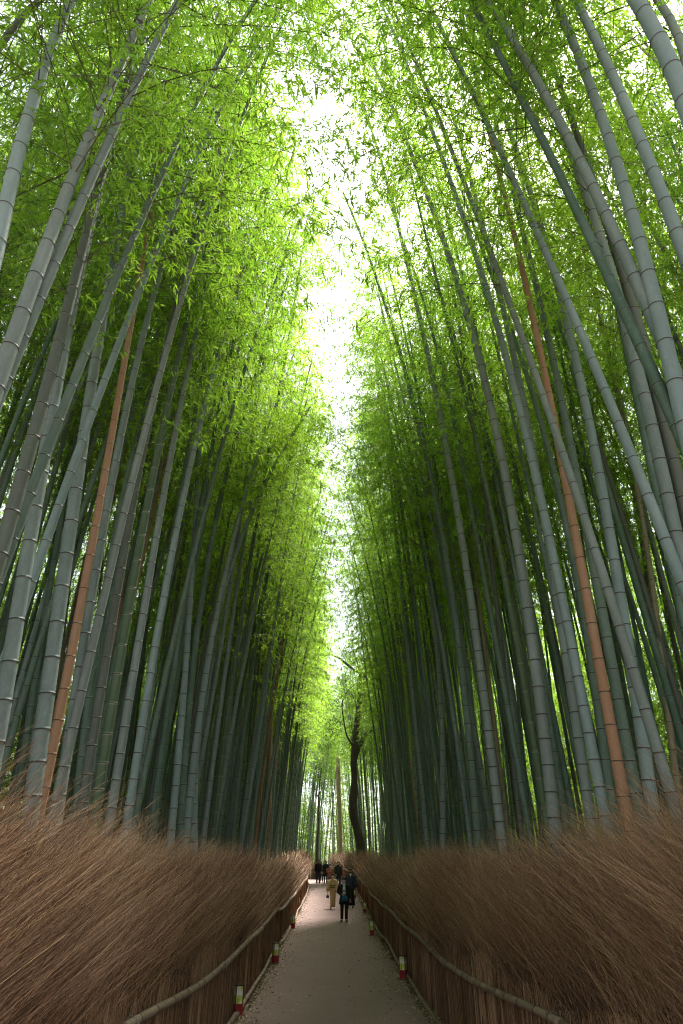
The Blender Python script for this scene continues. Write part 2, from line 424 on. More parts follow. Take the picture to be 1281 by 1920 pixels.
# whole bamboos in variants: culm bends towards +X near its top
VAR = []
for k in range(8):
    Hk = [16.5, 17.5, 19.0, 17.0, 19.5, 16.0, 18.5, 17.5][k]; lean = [0.7, 1.2, 0.9, 1.6, 0.45, 1.3, 0.8, 1.5][k]; wob = rnd.uniform(-0.15, 0.15)
    ax = lambda z, Hk=Hk, lean=lean, wob=wob, k=k: (lean * (z / Hk) ** 2.2 + wob * np.sin(z * 0.32 + k), 0.12 * np.sin(z * 0.27 + 2 * k) - 0.12 * math.sin(2 * k) + 0 * z, z * 1.0)
    z0 = Hk * [0.53, 0.50, 0.57, 0.51, 0.60, 0.47, 0.55, 0.52][k]
    cr = crown_mesh('bamboo_crown', ax, z0, Hk, 200 + k, nodes=27, reach=[1.75, 1.9, 1.65, 1.95, 1.7, 1.85, 2.0, 2.5][k], pts=12 if k == 7 else 8, leaves=10 if k == 7 else 8)
    VAR.append((Hk, ax, cr))
CULM_KINDS = ['culm_green', 'culm_grey', 'culm_young', 'culm_blue', 'culm_dark', 'culm_straw', 'culm_brown']
VAR_CULM = {}
def var_culm(k, kind):
    if (k, kind) not in VAR_CULM:
        Hk, ax, _ = VAR[k]
        VAR_CULM[(k, kind)] = culm_mesh('bamboo_culm', ax, 0.056, Hk, M[kind], 8, seed=k * 9 + 1)
    return VAR_CULM[(k, kind)]

# ------------------------------------------------------------------ bamboos that can be singled out: (label, material, px width, row of that width, diameter there, course in the photo)
MAJ = [
 ('L', 'thick pale grey bamboo beside the brown dead culm, opposite the crooked tree', 'culm_grey', 29, 1330, 0.135, [(47,1575),(57,1485),(82,1330),(102,1180),(114,1100),(125,1035),(155,825),(180,700),(230,420),(255,280),(280,135),(310,30)]),
 ('L', 'thick mottled grey bamboo outermost of the trio by the brown dead culm', 'culm_grey', 28, 1170, 0.135, [(2,1335),(12,1250),(25,1170),(37,1090),(65,935),(100,785),(135,600),(165,465),(200,310),(220,235),(265,75)]),
 ('L', 'dark olive-brown bamboo crossing behind a thick pale grey culm', 'culm_dark', 23, 770, 0.12, [(8,1000),(35,910),(75,770),(95,700),(120,625),(150,500),(170,425)]),
 ('L', 'thick grey bamboo arching steeply over the tall brushwood, leafy from mid height', 'culm_grey', 25, 480, 0.12, [(15,665),(55,555),(82,480),(115,400),(165,280),(200,200),(230,120)]),
 ('L', 'broad silvery bamboo with leaf sprays hanging across its upper stem', 'culm_blue', 24, 300, 0.115, [(0,450),(15,375),(40,300),(65,200),(90,125),(130,20)]),
 ('L', 'reddish-brown dead bamboo among grey culms, opposite the crooked tree', 'culm_brown', 18, 1300, 0.105, [(70,1550),(95,1420),(117,1300),(137,1180),(150,1100),(175,985),(210,820),(235,695),(250,600),(265,530),(290,380),(300,285),(310,195)]),
 ('L', 'grey-green bamboo close on the path side of the reddish-brown dead culm', 'culm_grey', 20, 1370, 0.12, [(102,1515),(130,1370),(155,1220),(175,1100),(190,1025),(210,900),(240,750),(260,695),(295,525),(320,440),(345,360),(370,290),(385,235)]),
 ('L', 'deep green young bamboo with pale pinkish bands at its nodes', 'culm_young', 20, 1430, 0.125, [(170,1565),(192,1430),(212,1290),(230,1190),(245,1100),(275,960),(300,850),(320,745),(335,695),(370,545),(390,450),(405,385),(430,310),(460,240)]),
 ('L', 'dark brownish bamboo standing against the pale-banded green one', 'culm_dark', 18, 1300, 0.115, [(145,1565),(165,1425),(185,1300),(200,1210),(220,1100),(230,1060),(255,930),(280,800),(300,695),(325,600),(345,525),(365,425),(395,335)]),
 ('L', 'grey bamboo path side of the pale-banded green one', 'culm_grey', 16, 1300, 0.11, [(200,1560),(220,1440),(240,1300),(265,1180),(275,1120),(295,1000),(320,870),(345,725),(375,600),(400,480)]),
 ('L', 'lichen-speckled blue-grey bamboo rising clear of the brushwood', 'culm_blue', 15, 1320, 0.115, [(232,1580),(250,1450),(270,1320),(290,1220),(310,1100),(320,1050),(350,915),(380,785),(415,650),(440,560)]),
 ('L', 'slim upright bluish bamboo between speckled culms', 'culm_blue', 12, 1250, 0.10, [(318,1560),(335,1425),(350,1250),(355,1100),(367,1000),(375,825)]),
 ('L', 'pale silver-green bamboo leaning far out over the path with a bare tip', 'culm_blue', 11, 1265, 0.10, [(357,1625),(372,1420),(395,1265),(420,1100),(435,1045),(470,965),(510,875),(540,825),(565,800)]),
 ('L', 'slim grey-green bamboo with bright leaves on a low side branch', 'culm_green', 11, 1125, 0.10, [(335,1560),(365,1250),(380,1125),(400,1000),(425,885),(450,785),(475,725)]),
 ('L', 'slim pale bamboo close behind the one with the bare leaning tip', 'culm_blue', 11, 1225, 0.10, [(345,1590),(395,1225),(420,1080),(450,960),(475,890),(505,790)]),
 ('L', 'smooth green-grey bamboo half hidden behind the reddish-brown dead culm', 'culm_green', 14, 1275, 0.11, [(135,1525),(155,1400),(175,1275),(200,1100),(215,1000),(240,880),(295,700)]),
 ('L', 'narrow green-grey bamboo between the two thick mottled grey ones', 'culm_green', 13, 1275, 0.11, [(25,1525),(45,1400),(65,1275),(90,1125),(118,960),(150,800)]),
 ('L', 'slender dark bamboo far up against the leaves, leaning outwards', 'culm_dark', 12, 55, 0.075, [(0,100),(30,55),(75,5)]),
 ('R', 'orange-brown dead bamboo on the crooked tree side of the path', 'culm_brown', 20, 1280, 0.115, [(1195,1580),(1178,1500),(1155,1410),(1132,1280),(1115,1175),(1095,1100),(1090,1060),(1060,920),(1040,810),(1020,720),(1000,600),(980,505),(955,390),(930,285),(900,185)]),
 ('R', 'thick blue-grey bamboo just outside the orange-brown dead culm', 'culm_blue', 24, 1380, 0.135, [(1240,1575),(1227,1480),(1210,1380),(1190,1270),(1177,1190),(1160,1105),(1140,975),(1115,865),(1085,720),(1070,695),(1050,580),(1025,460),(1000,350),(975,280),(945,200),(910,115),(875,40)]),
 ('R', 'silvery blue-grey bamboo on the path side of the orange-brown dead culm', 'culm_blue', 20, 1360, 0.125, [(1140,1540),(1120,1440),(1105,1360),(1090,1265),(1065,1175),(1050,1100),(1035,1030),(1010,920),(980,810),(950,700),(925,600),(900,500),(870,415),(845,325),(820,250),(790,185),(760,115),(730,50),(710,0)]),
 ('R', 'speckled grey bamboo standing behind a silvery blue-grey culm', 'culm_grey', 19, 1315, 0.13, [(1105,1500),(1092,1410),(1080,1315),(1060,1220),(1050,1150),(1025,1000),(1005,870),(980,730),(960,695),(930,550),(910,440),(890,340),(860,235),(825,145)]),
 ('R', 'thick warm grey bamboo rising from the highest hump of brushwood', 'culm_grey', 23, 1385, 0.135, [(1045,1525),(1035,1470),(1022,1385),(1010,1270),(992,1180),(980,1100),(955,940),(935,825),(910,720),(900,695),(870,565),(840,465),(810,380),(785,320),(755,250),(725,175)]),
 ('R', 'straight slate-grey bamboo leaning over the path, widest in its cluster', 'culm_grey', 18, 1285, 0.125, [(942,1575),(932,1500),(920,1400),(907,1285),(895,1200),(880,1100),(855,950),(835,825),(815,725),(805,695),(785,600),(765,480),(745,410),(720,320),(695,245)]),
 ('R', 'grey-green bamboo bending its bare top into the sky gap', 'culm_green', 15, 1290, 0.12, [(900,1565),(892,1480),(882,1380),(870,1290),(855,1190),(840,1100),(830,1030),(810,920),(790,810),(770,715),(760,695),(740,620),(715,535),(690,470),(650,390)]),
 ('R', 'slim grey bamboo with a snapped pale tip near the sky gap', 'culm_grey', 11, 1325, 0.10, [(817,1575),(807,1450),(795,1325),(785,1200),(775,1100),(765,1040),(745,900),(720,790)]),
 ('R', 'slim grey bamboo beside the one with the snapped tip', 'culm_grey', 11, 1250, 0.10, [(835,1550),(827,1400),(820,1250),(810,1175),(795,1015),(770,920),(735,825)]),
 ('R', 'very thick smooth silver bamboo leaning in overhead', 'culm_blue', 40, 55, 0.13, [(1285,205),(1250,125),(1215,55),(1180,0)]),
 ('R', 'silvery bamboo arching high, leafless along its upper stem', 'culm_blue', 21, 290, 0.105, [(1281,475),(1260,425),(1235,360),(1205,290),(1175,225),(1145,155),(1120,85),(1080,15)]),
 ('R', 'thick pale bamboo with dark scars high on its stem', 'culm_blue', 25, 520, 0.12, [(1280,750),(1250,675),(1235,600),(1215,520),(1195,440),(1170,370),(1145,300),(1125,225),(1105,160),(1070,90),(1040,0)]),
 ('R', 'long grey bamboo arching far over towards the path', 'culm_grey', 22, 480, 0.11, [(1255,670),(1225,605),(1195,545),(1170,480),(1140,415),(1105,350),(1075,295),(1045,235),(1005,160),(965,85),(920,10)]),
 ('R', 'patchy grey-white bamboo crossing a darker brownish culm', 'culm_grey', 22, 790, 0.12, [(1280,1040),(1260,960),(1240,880),(1220,790),(1195,700),(1170,600),(1140,500),(1115,430),(1090,350),(1065,280)]),
 ('R', 'dark brownish-grey bamboo behind the patchy grey-white one', 'culm_dark', 24, 820, 0.13, [(1280,930),(1250,820),(1220,700),(1190,600),(1150,470)]),
 ('R', 'lichen-spotted green-grey bamboo touching the orange-brown dead culm', 'culm_green', 21, 1310, 0.135, [(1205,1540),(1185,1420),(1165,1310),(1140,1200),(1115,1080),(1090,950),(1065,820),(1040,710),(1015,600),(1010,550),(985,425),(950,320)]),
 ('R', 'dark green bamboo half hidden by the orange-brown dead culm', 'culm_green', 16, 1300, 0.12, [(1145,1500),(1135,1400),(1120,1300),(1100,1150),(1070,1050),(1045,930),(1020,820),(990,715),(960,625)]),
 ('R', 'dark green bamboo behind the patchy grey-white one, lower on the slope', 'culm_green', 16, 920, 0.11, [(1280,1140),(1255,1025),(1230,920),(1200,790),(1165,625)]),
 ('R', 'grey bamboo above the very thick smooth silver one', 'culm_grey', 15, 50, 0.085, [(1280,120),(1255,50),(1225,0)]),
 ('R', 'straw-coloured dying bamboo deep behind the orange-brown dead culm', 'culm_straw', 11, 1200, 0.10, [(1262,1400),(1250,1300),(1240,1200),(1225,1100),(1200,960),(1180,860),(1150,700)]),
 ('L', 'brown dead bamboo standing back in the rows opposite the crooked tree', 'culm_brown', 6, 1450, 0.10, [(506,1610),(506,1450),(510,1300),(516,1150),(524,1000)]),
]
placed = []                        # (x, y) of every base so far
n_major = 0
for side, label, kind, wpx, row, dia, pts in MAJ:
    u = np.interp(row, [p_[1] for p_ in sorted(pts, key=lambda q: q[1])], [p_[0] for p_ in sorted(pts, key=lambda q: q[1])])
    zc = F_PX * dia / wpx
    d = ray(u, row); y0 = d.y * zc                               # ray() has unit depth
    P = [at_y(a, b_, y0) for a, b_ in pts]
    lo = min(P, key=lambda q: q.z); want = 2.85 if min(q.z for q in P) < 4 else 2.5
    k_ = min(1.8, max(1.0, want / abs(lo.x)))                    # stands behind the fence: farther off and so thicker
    y0 *= k_; dia *= k_
    P = [at_y(a, b_, y0) for a, b_ in pts]
    X = np.array([p_.x for p_ in P]); Zp = np.array([p_.z for p_ in P])
    c2, c1, c0 = np.polyfit(Zp, X, 2)
    zlo = min(Zp)
    slope_lo = c1 + 2 * c2 * zlo; x_lo = c0 + c1 * zlo + c2 * zlo ** 2
    zm = max(Zp); slope_hi = c1 + 2 * c2 * zm; x_hi = c0 + c1 * zm + c2 * zm ** 2
    wd = Zp[np.argmin([abs(b_ - row) for _, b_ in pts])]
    Hc = max(zm + 2.5, min(19.0, zm + 5.0)); Hc = max(Hc, 14.0)
    if 'bare' in label or 'snapped' in label: Hc = zm + 0.8
    def axw(z, c0=c0, c1=c1, c2=c2, zlo=zlo, s=slope_lo, xl=x_lo, zm=zm, sh=slope_hi, xh=x_hi, y0=y0):
        z = np.asarray(z, float)
        x = c0 + c1 * z + c2 * z ** 2
        x = np.where(z < zlo, xl + s * (z - zlo) * 0.8, x)
        x = np.where(z > zm, xh + sh * (z - zm), x)
        return x, y0 + 0.05 * np.sin(z * 0.5), z
    bx = float(axw(0.0)[0])
    r0 = dia / 2 / (1 - 0.62 * max(0, min(0.9, wd / Hc)) ** 1.15)
    r0 = min(r0, 0.09)
    loc = Vector((bx, y0, 0))
    root = empty('bamboo', loc)
    tag(root, label, 'bamboo', 'bamboos lining the path')
    axl = lambda z: (axw(z)[0] - bx, axw(z)[1] - y0, np.asarray(z, float))
    link('culm', culm_mesh('bamboo_culm', axl, r0, Hc, M[kind], 14, seed=n_major, gap=0.34), root)
    # crown: from some way up to the tip, along the chord
    zc0 = Hc * (rnd.uniform(0.52, 0.60) if side == 'L' else rnd.uniform(0.62, 0.72))
    if kind == 'culm_brown' or 'bare' in label: zc0 = Hc * 0.72
    a_ = np.array([float(q) for q in axl(zc0)]); b2 = np.array([float(q) for q in axl(Hc)])
    dv = Vector(b2 - a_); Lc = dv.length
    placed.append((bx, y0)); n_major += 1
    if kind == 'culm_brown': continue                            # dead: no leaves left
    cr = link('crown', straight_crowns[n_major % 4], root)
    sc = max(0.6, min(1.0, Lc / CROWN_L))
    cr.matrix_local = Matrix.Translation(Vector(a_)) @ dv.normalized().to_track_quat('Z', 'X').to_matrix().to_4x4() @ Matrix.Rotation(rnd.uniform(0, 6.28), 4, 'Z') @ Matrix.Diagonal((0.8 + 0.2 * sc, 0.8 + 0.2 * sc, Lc / CROWN_L * 1.03, 1))

# ------------------------------------------------------------------ the rest of the grove
def free(x, y, dmin):
    return all((x - a) ** 2 + (y - b_) ** 2 > dmin * dmin for a, b_ in placed[-1600:])
cells = {}
def cell_free(x, y, dmin):
    i, j = int(x // 1), int(y // 1)
    for a in range(i - 1, i + 2):
        for b_ in range(j - 1, j + 2):
            for q in cells.get((a, b_), ()):
                if (x - q[0]) ** 2 + (y - q[1]) ** 2 < dmin * dmin: return False
    return True
def cell_add(x, y): cells.setdefault((int(x // 1), int(y // 1)), []).append((x, y))
for q in placed: cell_add(*q)
spots = []
def try_spot(x, y, dmin):
    yl = float(left_line(min(y, 90))); yr = float(right_line(min(y, 90)))
    if y < 76 and yl - 1.05 < x < yr + 1.05: return
    if x < 1.0 and 68.0 < y < 75.5: return
    if 0 < x < 4.3 and 38 < y < 62: return
    if abs(x) < 2.2 and 70 < y < 84 and x > -1.2: return
    if cell_free(x, y, dmin):
        cell_add(x, y); spots.append((x, y))
for i in range(3000):              # rows nearest the path
    s = rnd.choice((-1, 1)); y = rnd.uniform(7.0, 70) ; x = s * (2.75 + rnd.random() ** 1.5 * 5.5)
    if y < 9 and abs(x) < 4.5: continue
    try_spot(x, y, 0.52)
for i in range(150):
    s = rnd.choice((-1, 1, 1)); try_spot(s * rnd.uniform(6.5, 11), rnd.uniform(3, 22), 0.8)
for i in range(300):              # deeper in
    s = rnd.choice((-1, 1)); y = rnd.uniform(2.0, 84); x = s * rnd.uniform(7, 11)
    try_spot(x, y, 1.3)
for i in range(420):               # beyond the bend
    try_spot(rnd.uniform(-11, 11), rnd.uniform(74, 105), 0.85)
# behind and beside the camera
for i in range(70):
    s = rnd.choice((-1, 1)); try_spot(s * rnd.uniform(3.4, 11), rnd.uniform(-12, 2), 1.2)

def pick(x, y):
    """variant, material kind, lean direction, tilt, scale for a spot"""
    k = rnd.randrange(7)
    t = rnd.random()
    kind = 'culm_green' if t < 0.5 else 'culm_grey' if t < 0.68 else 'culm_blue' if t < 0.80 else 'culm_dark' if t < 0.89 else 'culm_young' if t < 0.965 else 'culm_straw' if t < 0.99 else 'culm_brown'
    inward = math.pi if x > 0 else 0.0
    spread = 0.7 if abs(x) < 5 else 1.6
    rz = inward + rnd.gauss(0, spread)
    if abs(x) < 3.3: rz = inward + rnd.choice((-1, 1)) * rnd.uniform(0.1, 0.9)
    tl = (rnd.gauss(0, R(0.9)), rnd.gauss(0, R(0.9)) + (R(rnd.uniform(1.0, 3.6) if x > 0 else rnd.uniform(1.3, 4.2)) if abs(x) < 3.9 and y > 15 and not (x > 0 and 36 < y < 60) else 0))
    s = rnd.uniform(1.0, 1.24) if abs(x) < 4.2 else rnd.uniform(0.9, 1.16)
    return k, kind, rz, tl, s
# rank by apparent width, in view, not deep behind the front rows
info = []
for (x, y) in spots:
    pr = project((x, y, 4.0)); pr2 = project((x, y, 9.0))
    vis = any(q and -30 < q[0] < W + 30 and -20 < q[1] < H for q in (pr, pr2))
    depth = abs(x) - 2.75
    score = (1.0 / (pr[2] if pr else 99)) / (1 + 0.16 * max(0, depth) ** 1.4) if vis else 0
    info.append((score, x, y))
info.sort(reverse=True)
N_IND = 240
WHERE = {1: 'crooked tree side', -1: 'opposite the crooked tree'}
def far_word(y):
    for lim, w in ((11, 'by the tallest brushwood'), (14, 'before the first lantern'), (19, 'past the first lantern'), (27, 'past the second lantern'), (33, 'by the teal-bag walker'), (40, 'by the kimono walker'), (50, 'past the kimono walker'), (58, 'by the salmon-jacket walker')):
        if y < lim: return w
    return 'by the far bend'
LOOK = {'culm_green': 'green-grey', 'culm_grey': 'ash-grey', 'culm_blue': 'bluish-grey', 'culm_dark': 'dark olive', 'culm_young': 'deep green', 'culm_straw': 'straw-coloured', 'culm_brown': 'reddish-brown'}
CANOPY = [(-3.1, 4.2, 7, 2.5), (-3.3, 5.2, 7, 3.0), (-3.6, 6.3, 7, 3.5), (-3.1, 7.6, 7, 2.5), (3.1, 4.0, 7, 2.5), (3.4, 5.1, 7, 3.0), (3.3, 6.3, 7, 2.5), (-3.2, 10.8, 7, 2.5), (3.4, 17.0, 7, 1.0)]
CAN_W = ['behind the silvery broad one', 'behind the arching grey one', 'by the thick mottled grey one', 'by the brown dead culm', 'beside the very thick silver one', 'behind the very thick silver one', 'by the long arching grey one', 'by the pale-banded green one', 'past the first lantern']
for i, (x, y, k, ti) in enumerate(CANOPY):
    kind = ('culm_grey', 'culm_green', 'culm_blue')[i % 3]
    root = empty('bamboo', (x, y, 0)); root.rotation_euler = (rnd.gauss(0, R(1)), R(ti), (math.pi if x > 0 else 0.0) + rnd.uniform(-0.25, 0.25)); root.scale = (1.08,) * 3
    tag(root, f"wide-crowned {LOOK[kind]} bamboo roofing the path, {CAN_W[i]}, {WHERE[1 if x > 0 else -1]}", 'bamboo', 'bamboos lining the path')
    link('culm', var_culm(k, kind), root); link('crown', VAR[k][2], root)
rest = []
for i, (score, x, y) in enumerate(info):
    k, kind, rz, tl, s = pick(x, y)
    if i < N_IND and score > 0:
        row = 'front row' if abs(x) < 3.6 else 'second row' if abs(x) < 4.6 else 'third row' if abs(x) < 6 else 'deep row'
        root = empty('bamboo', (x, y, float(gz(y)))); root.rotation_euler = (tl[0], tl[1], rz); root.scale = (s, s, s)
        inw = math.cos(rz - (math.pi if x > 0 else 0.0)) * VAR[k][0] * 0.05
        lean_w = 'path-leaning' if inw > 0.55 else 'back-leaning' if inw < -0.2 else 'upright'
        size_w = 'stout' if s > 1.18 else 'slim' if s < 1.06 else 'middling'
        tag(root, f'{size_w} {lean_w} {LOOK[kind]} bamboo, {row} {far_word(y)}, {WHERE[1 if x > 0 else -1]}', 'bamboo', 'bamboos lining the path')
        link('culm', var_culm(k, kind), root)
        if kind != 'culm_brown': link('crown', VAR[k][2], root)
    else:
        rest.append((x, y, k, rz, tl, s))

# the uncountable remainder: one grove object
def instancer(name, pts, rots, scls, idx, sources, label, kind='stuff', parent=None):
    col = bpy.data.collections.new(name + '_source')
    for i, src in enumerate(sources):
        for j, me in enumerate(src if isinstance(src, (list, tuple)) else [src]):
            o = bpy.data.objects.new('%s_%02d' % (name, i), me); col.objects.link(o)
    me = bpy.data.meshes.new(name); me.vertices.add(len(pts)); me.vertices.foreach_set('co', np.asarray(pts, np.float32).ravel())
    a = me.attributes.new('rot', 'FLOAT_VECTOR', 'POINT'); a.data.foreach_set('vector', np.asarray(rots, np.float32).ravel())
    a = me.attributes.new('scl', 'FLOAT', 'POINT'); a.data.foreach_set('value', np.asarray(scls, np.float32))
    a = me.attributes.new('idx', 'INT', 'POINT'); a.data.foreach_set('value', np.asarray(idx, np.int32))
    o = link(name, me, parent)
    ng = bpy.data.node_groups.new(name + '_scatter', 'GeometryNodeTree')
    ng.interface.new_socket('Geometry', in_out='INPUT', socket_type='NodeSocketGeometry')
    ng.interface.new_socket('Geometry', in_out='OUTPUT', socket_type='NodeSocketGeometry')
    gi = ng.nodes.new('NodeGroupInput'); go = ng.nodes.new('NodeGroupOutput')
    iop = ng.nodes.new('GeometryNodeInstanceOnPoints'); ci = ng.nodes.new('GeometryNodeCollectionInfo')
    ci.inputs['Collection'].default_value = col; ci.inputs['Separate Children'].default_value = True; ci.inputs['Reset Children'].default_value = True
    def na(nm, dt):
        q = ng.nodes.new('GeometryNodeInputNamedAttribute'); q.data_type = dt; q.inputs[0].default_value = nm; return q.outputs['Attribute']
    er = ng.nodes.new('FunctionNodeEulerToRotation')
    ng.links.new(na('rot', 'FLOAT_VECTOR'), er.inputs[0])
    ng.links.new(gi.outputs[0], iop.inputs['Points']); ng.links.new(ci.outputs[0], iop.inputs['Instance'])
    iop.inputs['Pick Instance'].default_value = True
    ng.links.new(na('idx', 'INT'), iop.inputs['Instance Index']); ng.links.new(er.outputs[0], iop.inputs['Rotation']); ng.links.new(na('scl', 'FLOAT'), iop.inputs['Scale'])
    ng.links.new(iop.outputs[0], go.inputs[0])
    md = o.modifiers.new('scatter', 'NODES'); md.node_group = ng
    tag(o, label, kind=kind)
    return o
# whole bamboo in one mesh: crown joined with a lighter culm
def joined(k, kind):
    Hk, ax, cr = VAR[k]
    cm = culm_mesh('far_culm', ax, 0.054, Hk, M[kind], 6, lod=1, seed=k)
    a = np.zeros(len(cr.vertices) * 3, np.float32); cr.vertices.foreach_get('co', a)
    b_ = np.zeros(len(cm.vertices) * 3, np.float32); cm.vertices.foreach_get('co', b_)
    fa = np.zeros(len(cr.loops), np.int32); cr.loops.foreach_get('vertex_index', fa)
    fb = np.zeros(len(cm.loops), np.int32); cm.loops.foreach_get('vertex_index', fb)
    ma = np.zeros(len(cr.polygons), np.int32); cr.polygons.foreach_get('material_index', ma)
    na_ = len(cr.vertices)
    def ga(me, nm):
        q = np.zeros(len(me.vertices), np.float32)
        if nm in me.attributes: me.attributes[nm].data.foreach_get('value', q)
        return q
    F = np.concatenate([fa.reshape(-1, 4), fb.reshape(-1, 4) + na_])
    return mesh_np('far_bamboo', np.concatenate([a.reshape(-1, 3), b_.reshape(-1, 3)]), F, [M['leaf'], M['branch'], M[kind]], False,
                   {'rnd': np.concatenate([ga(cr, 'rnd'), ga(cm, 'rnd')]), 'node': np.concatenate([ga(cr, 'node'), ga(cm, 'node')]), 'wax': np.concatenate([ga(cr, 'wax'), ga(cm, 'wax')])},
                   np.concatenate([ma, np.full(len(cm.polygons), 2)]))
thicket = crown_mesh('thicket', lambda z: (0.15 * np.sin(z), 0.1 * np.cos(z), z), 0.2, 7.5, 77, nodes=24, reach=1.9)
far_src = [joined(k, kd) for k, kd in enumerate(['culm_green', 'culm_grey', 'culm_green', 'culm_dark', 'culm_green', 'culm_straw', 'culm_blue'])] + [thicket]
idx = [(k if k != 5 or rnd.random() < 0.25 else rnd.choice((0, 2, 4))) for (_, _, k, _, _, _) in rest]
for i in range(300):               # leafy young growth along the grove's outer edge
    s_ = rnd.choice((-1, 1)); y = rnd.uniform(0, 95); x = s_ * rnd.uniform(11, 19)
    rest.append((x, y, 7, rnd.uniform(0, 6.28), (rnd.gauss(0, 0.05), rnd.gauss(0, 0.05)), rnd.uniform(1.0, 1.7))); idx.append(7)
for i in range(150):
    s_ = rnd.choice((-1, 1)); rest.append((s_ * rnd.uniform(9.5, 16), rnd.uniform(0, 22), 7, rnd.uniform(0, 6.28), (0, 0), rnd.uniform(1.0, 1.7))); idx.append(7)
for i in range(170):
    rest.append((rnd.uniform(-16, 16), rnd.uniform(84, 112), 7, rnd.uniform(0, 6.28), (0, 0), rnd.uniform(0.8, 1.5))); idx.append(7)
for i in range(300):
    s_ = rnd.choice((-1, 1)); rest.append((s_ * rnd.uniform(9.5, 14), rnd.uniform(2, 80), 7, rnd.uniform(0, 6.28), (0, 0), rnd.uniform(1.3, 2.1))); idx.append(7)
instancer('bamboo_grove', [(x, y, float(gz(y))) for x, y, *_ in rest], [(t[0], t[1], rz) for _, _, _, rz, t, _ in rest], [s for *_, s in rest], idx, far_src,
          'dense far bamboo grove filling the space behind the front rows')

# ------------------------------------------------------------------ brushwood fences
def twigs(side, line, count, y0, y1, rad, segs, rs, zr=(0.0, 0.7), ln=(1.4, 2.3), depth=(0.17, 0.95), lean_y=(-0.1, 0.75), lean_x=0.24, power=1.6, base_rnd=0.0):
    """arrays of thin kinked stems that lean along the path and a little over it"""
    y = y0 + (y1 - y0) * rs.random(count) ** power
    dp = depth[0] + (depth[1] - depth[0]) * rs.random(count) ** 1.3
    x = line(y) + side * dp
    z = zr[0] + (zr[1] - zr[0]) * rs.random(count)
    clump = 0.5 + 0.5 * np.sin(y * 2.1 + side + 2.5 * dp + 0.8 * np.sin(y * 0.6)) * np.sin(y * 0.83 + 2 + 3 * dp)
    L = (ln[0] + (ln[1] - ln[0]) * (0.5 * rs.random(count) + 0.5 * clump)) * (1 if zr[1] < 0.1 else 0.80 + 0.28 * np.clip(dp, 0, 1)) * (1 + 0.36 * np.exp(-np.maximum(y - 5, 0) / 4.5) * (zr[1] > 0.1))
    ly = lean_y[0] + (lean_y[1] - lean_y[0]) * (0.5 * rs.random(count) + 0.5 * clump) + rs.normal(0, 0.26, count) * (lean_x > 0)
    lx = -side * (lean_x * (0.35 + 0.65 * (1 - clump)) + np.clip(rs.normal(0, 0.17 if lean_x > 0 else 0.01, count), -0.3, 0.25))
    t = np.linspace(0, 1, segs + 1)
    P = np.zeros((count, segs + 1, 3))
    cur = t[None, :] ** 2.6
    P[:, :, 0] = x[:, None] + lx[:, None] * L[:, None] * cur
    P[:, :, 1] = y[:, None] + ly[:, None] * L[:, None] * cur
    P[:, :, 2] = gz(y)[:, None] + z[:, None] + L[:, None] * (t[None, :] * (1 - 0.16 * (ly[:, None] + 0.5 * np.abs(lx[:, None])) * t[None, :]))
    kink = rs.normal(0, 0.03 if lean_x > 0 else 0.012, (count, segs + 1, 3)); kink[:, 0] = 0
    P += np.cumsum(kink, 1) * 0.8
    r = (rad[0] + (rad[1] - rad[0]) * rs.random(count))[:, None] * (1 - 0.65 * t[None, :])
    a = rs.random(count) * 6.28
    off = np.stack([np.stack([np.cos(a + q * 2.094), np.sin(a + q * 2.094), 0 * a], -1) for q in range(3)], 1)   # (n,3,3)
    V = P[:, :, None, :] + r[:, :, None, None] * off[:, None, :, :]
    V = V.reshape(count, -1, 3)
    m = segs + 1
    f = []
    for i in range(segs):
        for q in range(3):
            k = (q + 1) % 3; f.append([i * 3 + q, i * 3 + k, i * 3 + 3 + k, i * 3 + 3 + q])
    f = np.array(f)
    Fq = (f[None] + (np.arange(count) * m * 3)[:, None, None]).reshape(-1, 4)
    rv = np.clip(base_rnd + rs.beta(1.2, 1.6, count)[:, None] * 0.85 + 0.28 * t[None, :] + 0.3 * (clump[:, None] - 0.5), 0, 1)  # random tone per stem and clump; lit tips painted in as lighter colour
    return V.reshape(-1, 3), Fq, np.repeat(rv.ravel(), 3)
def pole_mesh(P, r, rs, gap=0.42):
    """weathered bamboo pole through points P, with nodes"""
    P = np.asarray(P, float)
    d = np.concatenate([[0], np.cumsum(np.linalg.norm(np.diff(P, axis=0), axis=1))])
    L = d[-1]; s = [0.0]; nd = [0]
    q = gap * rs.uniform(0.3, 1)
    while q < L - 0.06:
        s += [q - 0.022, q - 0.006, q + 0.006, q + 0.022]; nd += [0, 1, 1, 0]; q += gap * rs.uniform(0.6, 1.4)
    s.append(L); nd.append(0)
    Q = np.stack([np.interp(s, d, P[:, k]) for k in range(3)], -1)
    rad = r * (1 + 0.13 * np.array(nd))
    V, Fq = tube_np(Q, rad, 9)
    n = 9; m = len(s); c = len(V)
    V = np.concatenate([V, [Q[0], Q[-1]]]); j = np.arange(n); k = (j + 1) % n; e = (m - 1) * n
    T = np.concatenate([np.stack([np.full(n, c), k, j], -1), np.stack([np.full(n, c + 1), e + j, e + k], -1)])
    return mesh_np('fence_pole', V, [Fq, T], M['pole'], True, {'node': np.concatenate([np.repeat(nd, n), [0, 0]])})
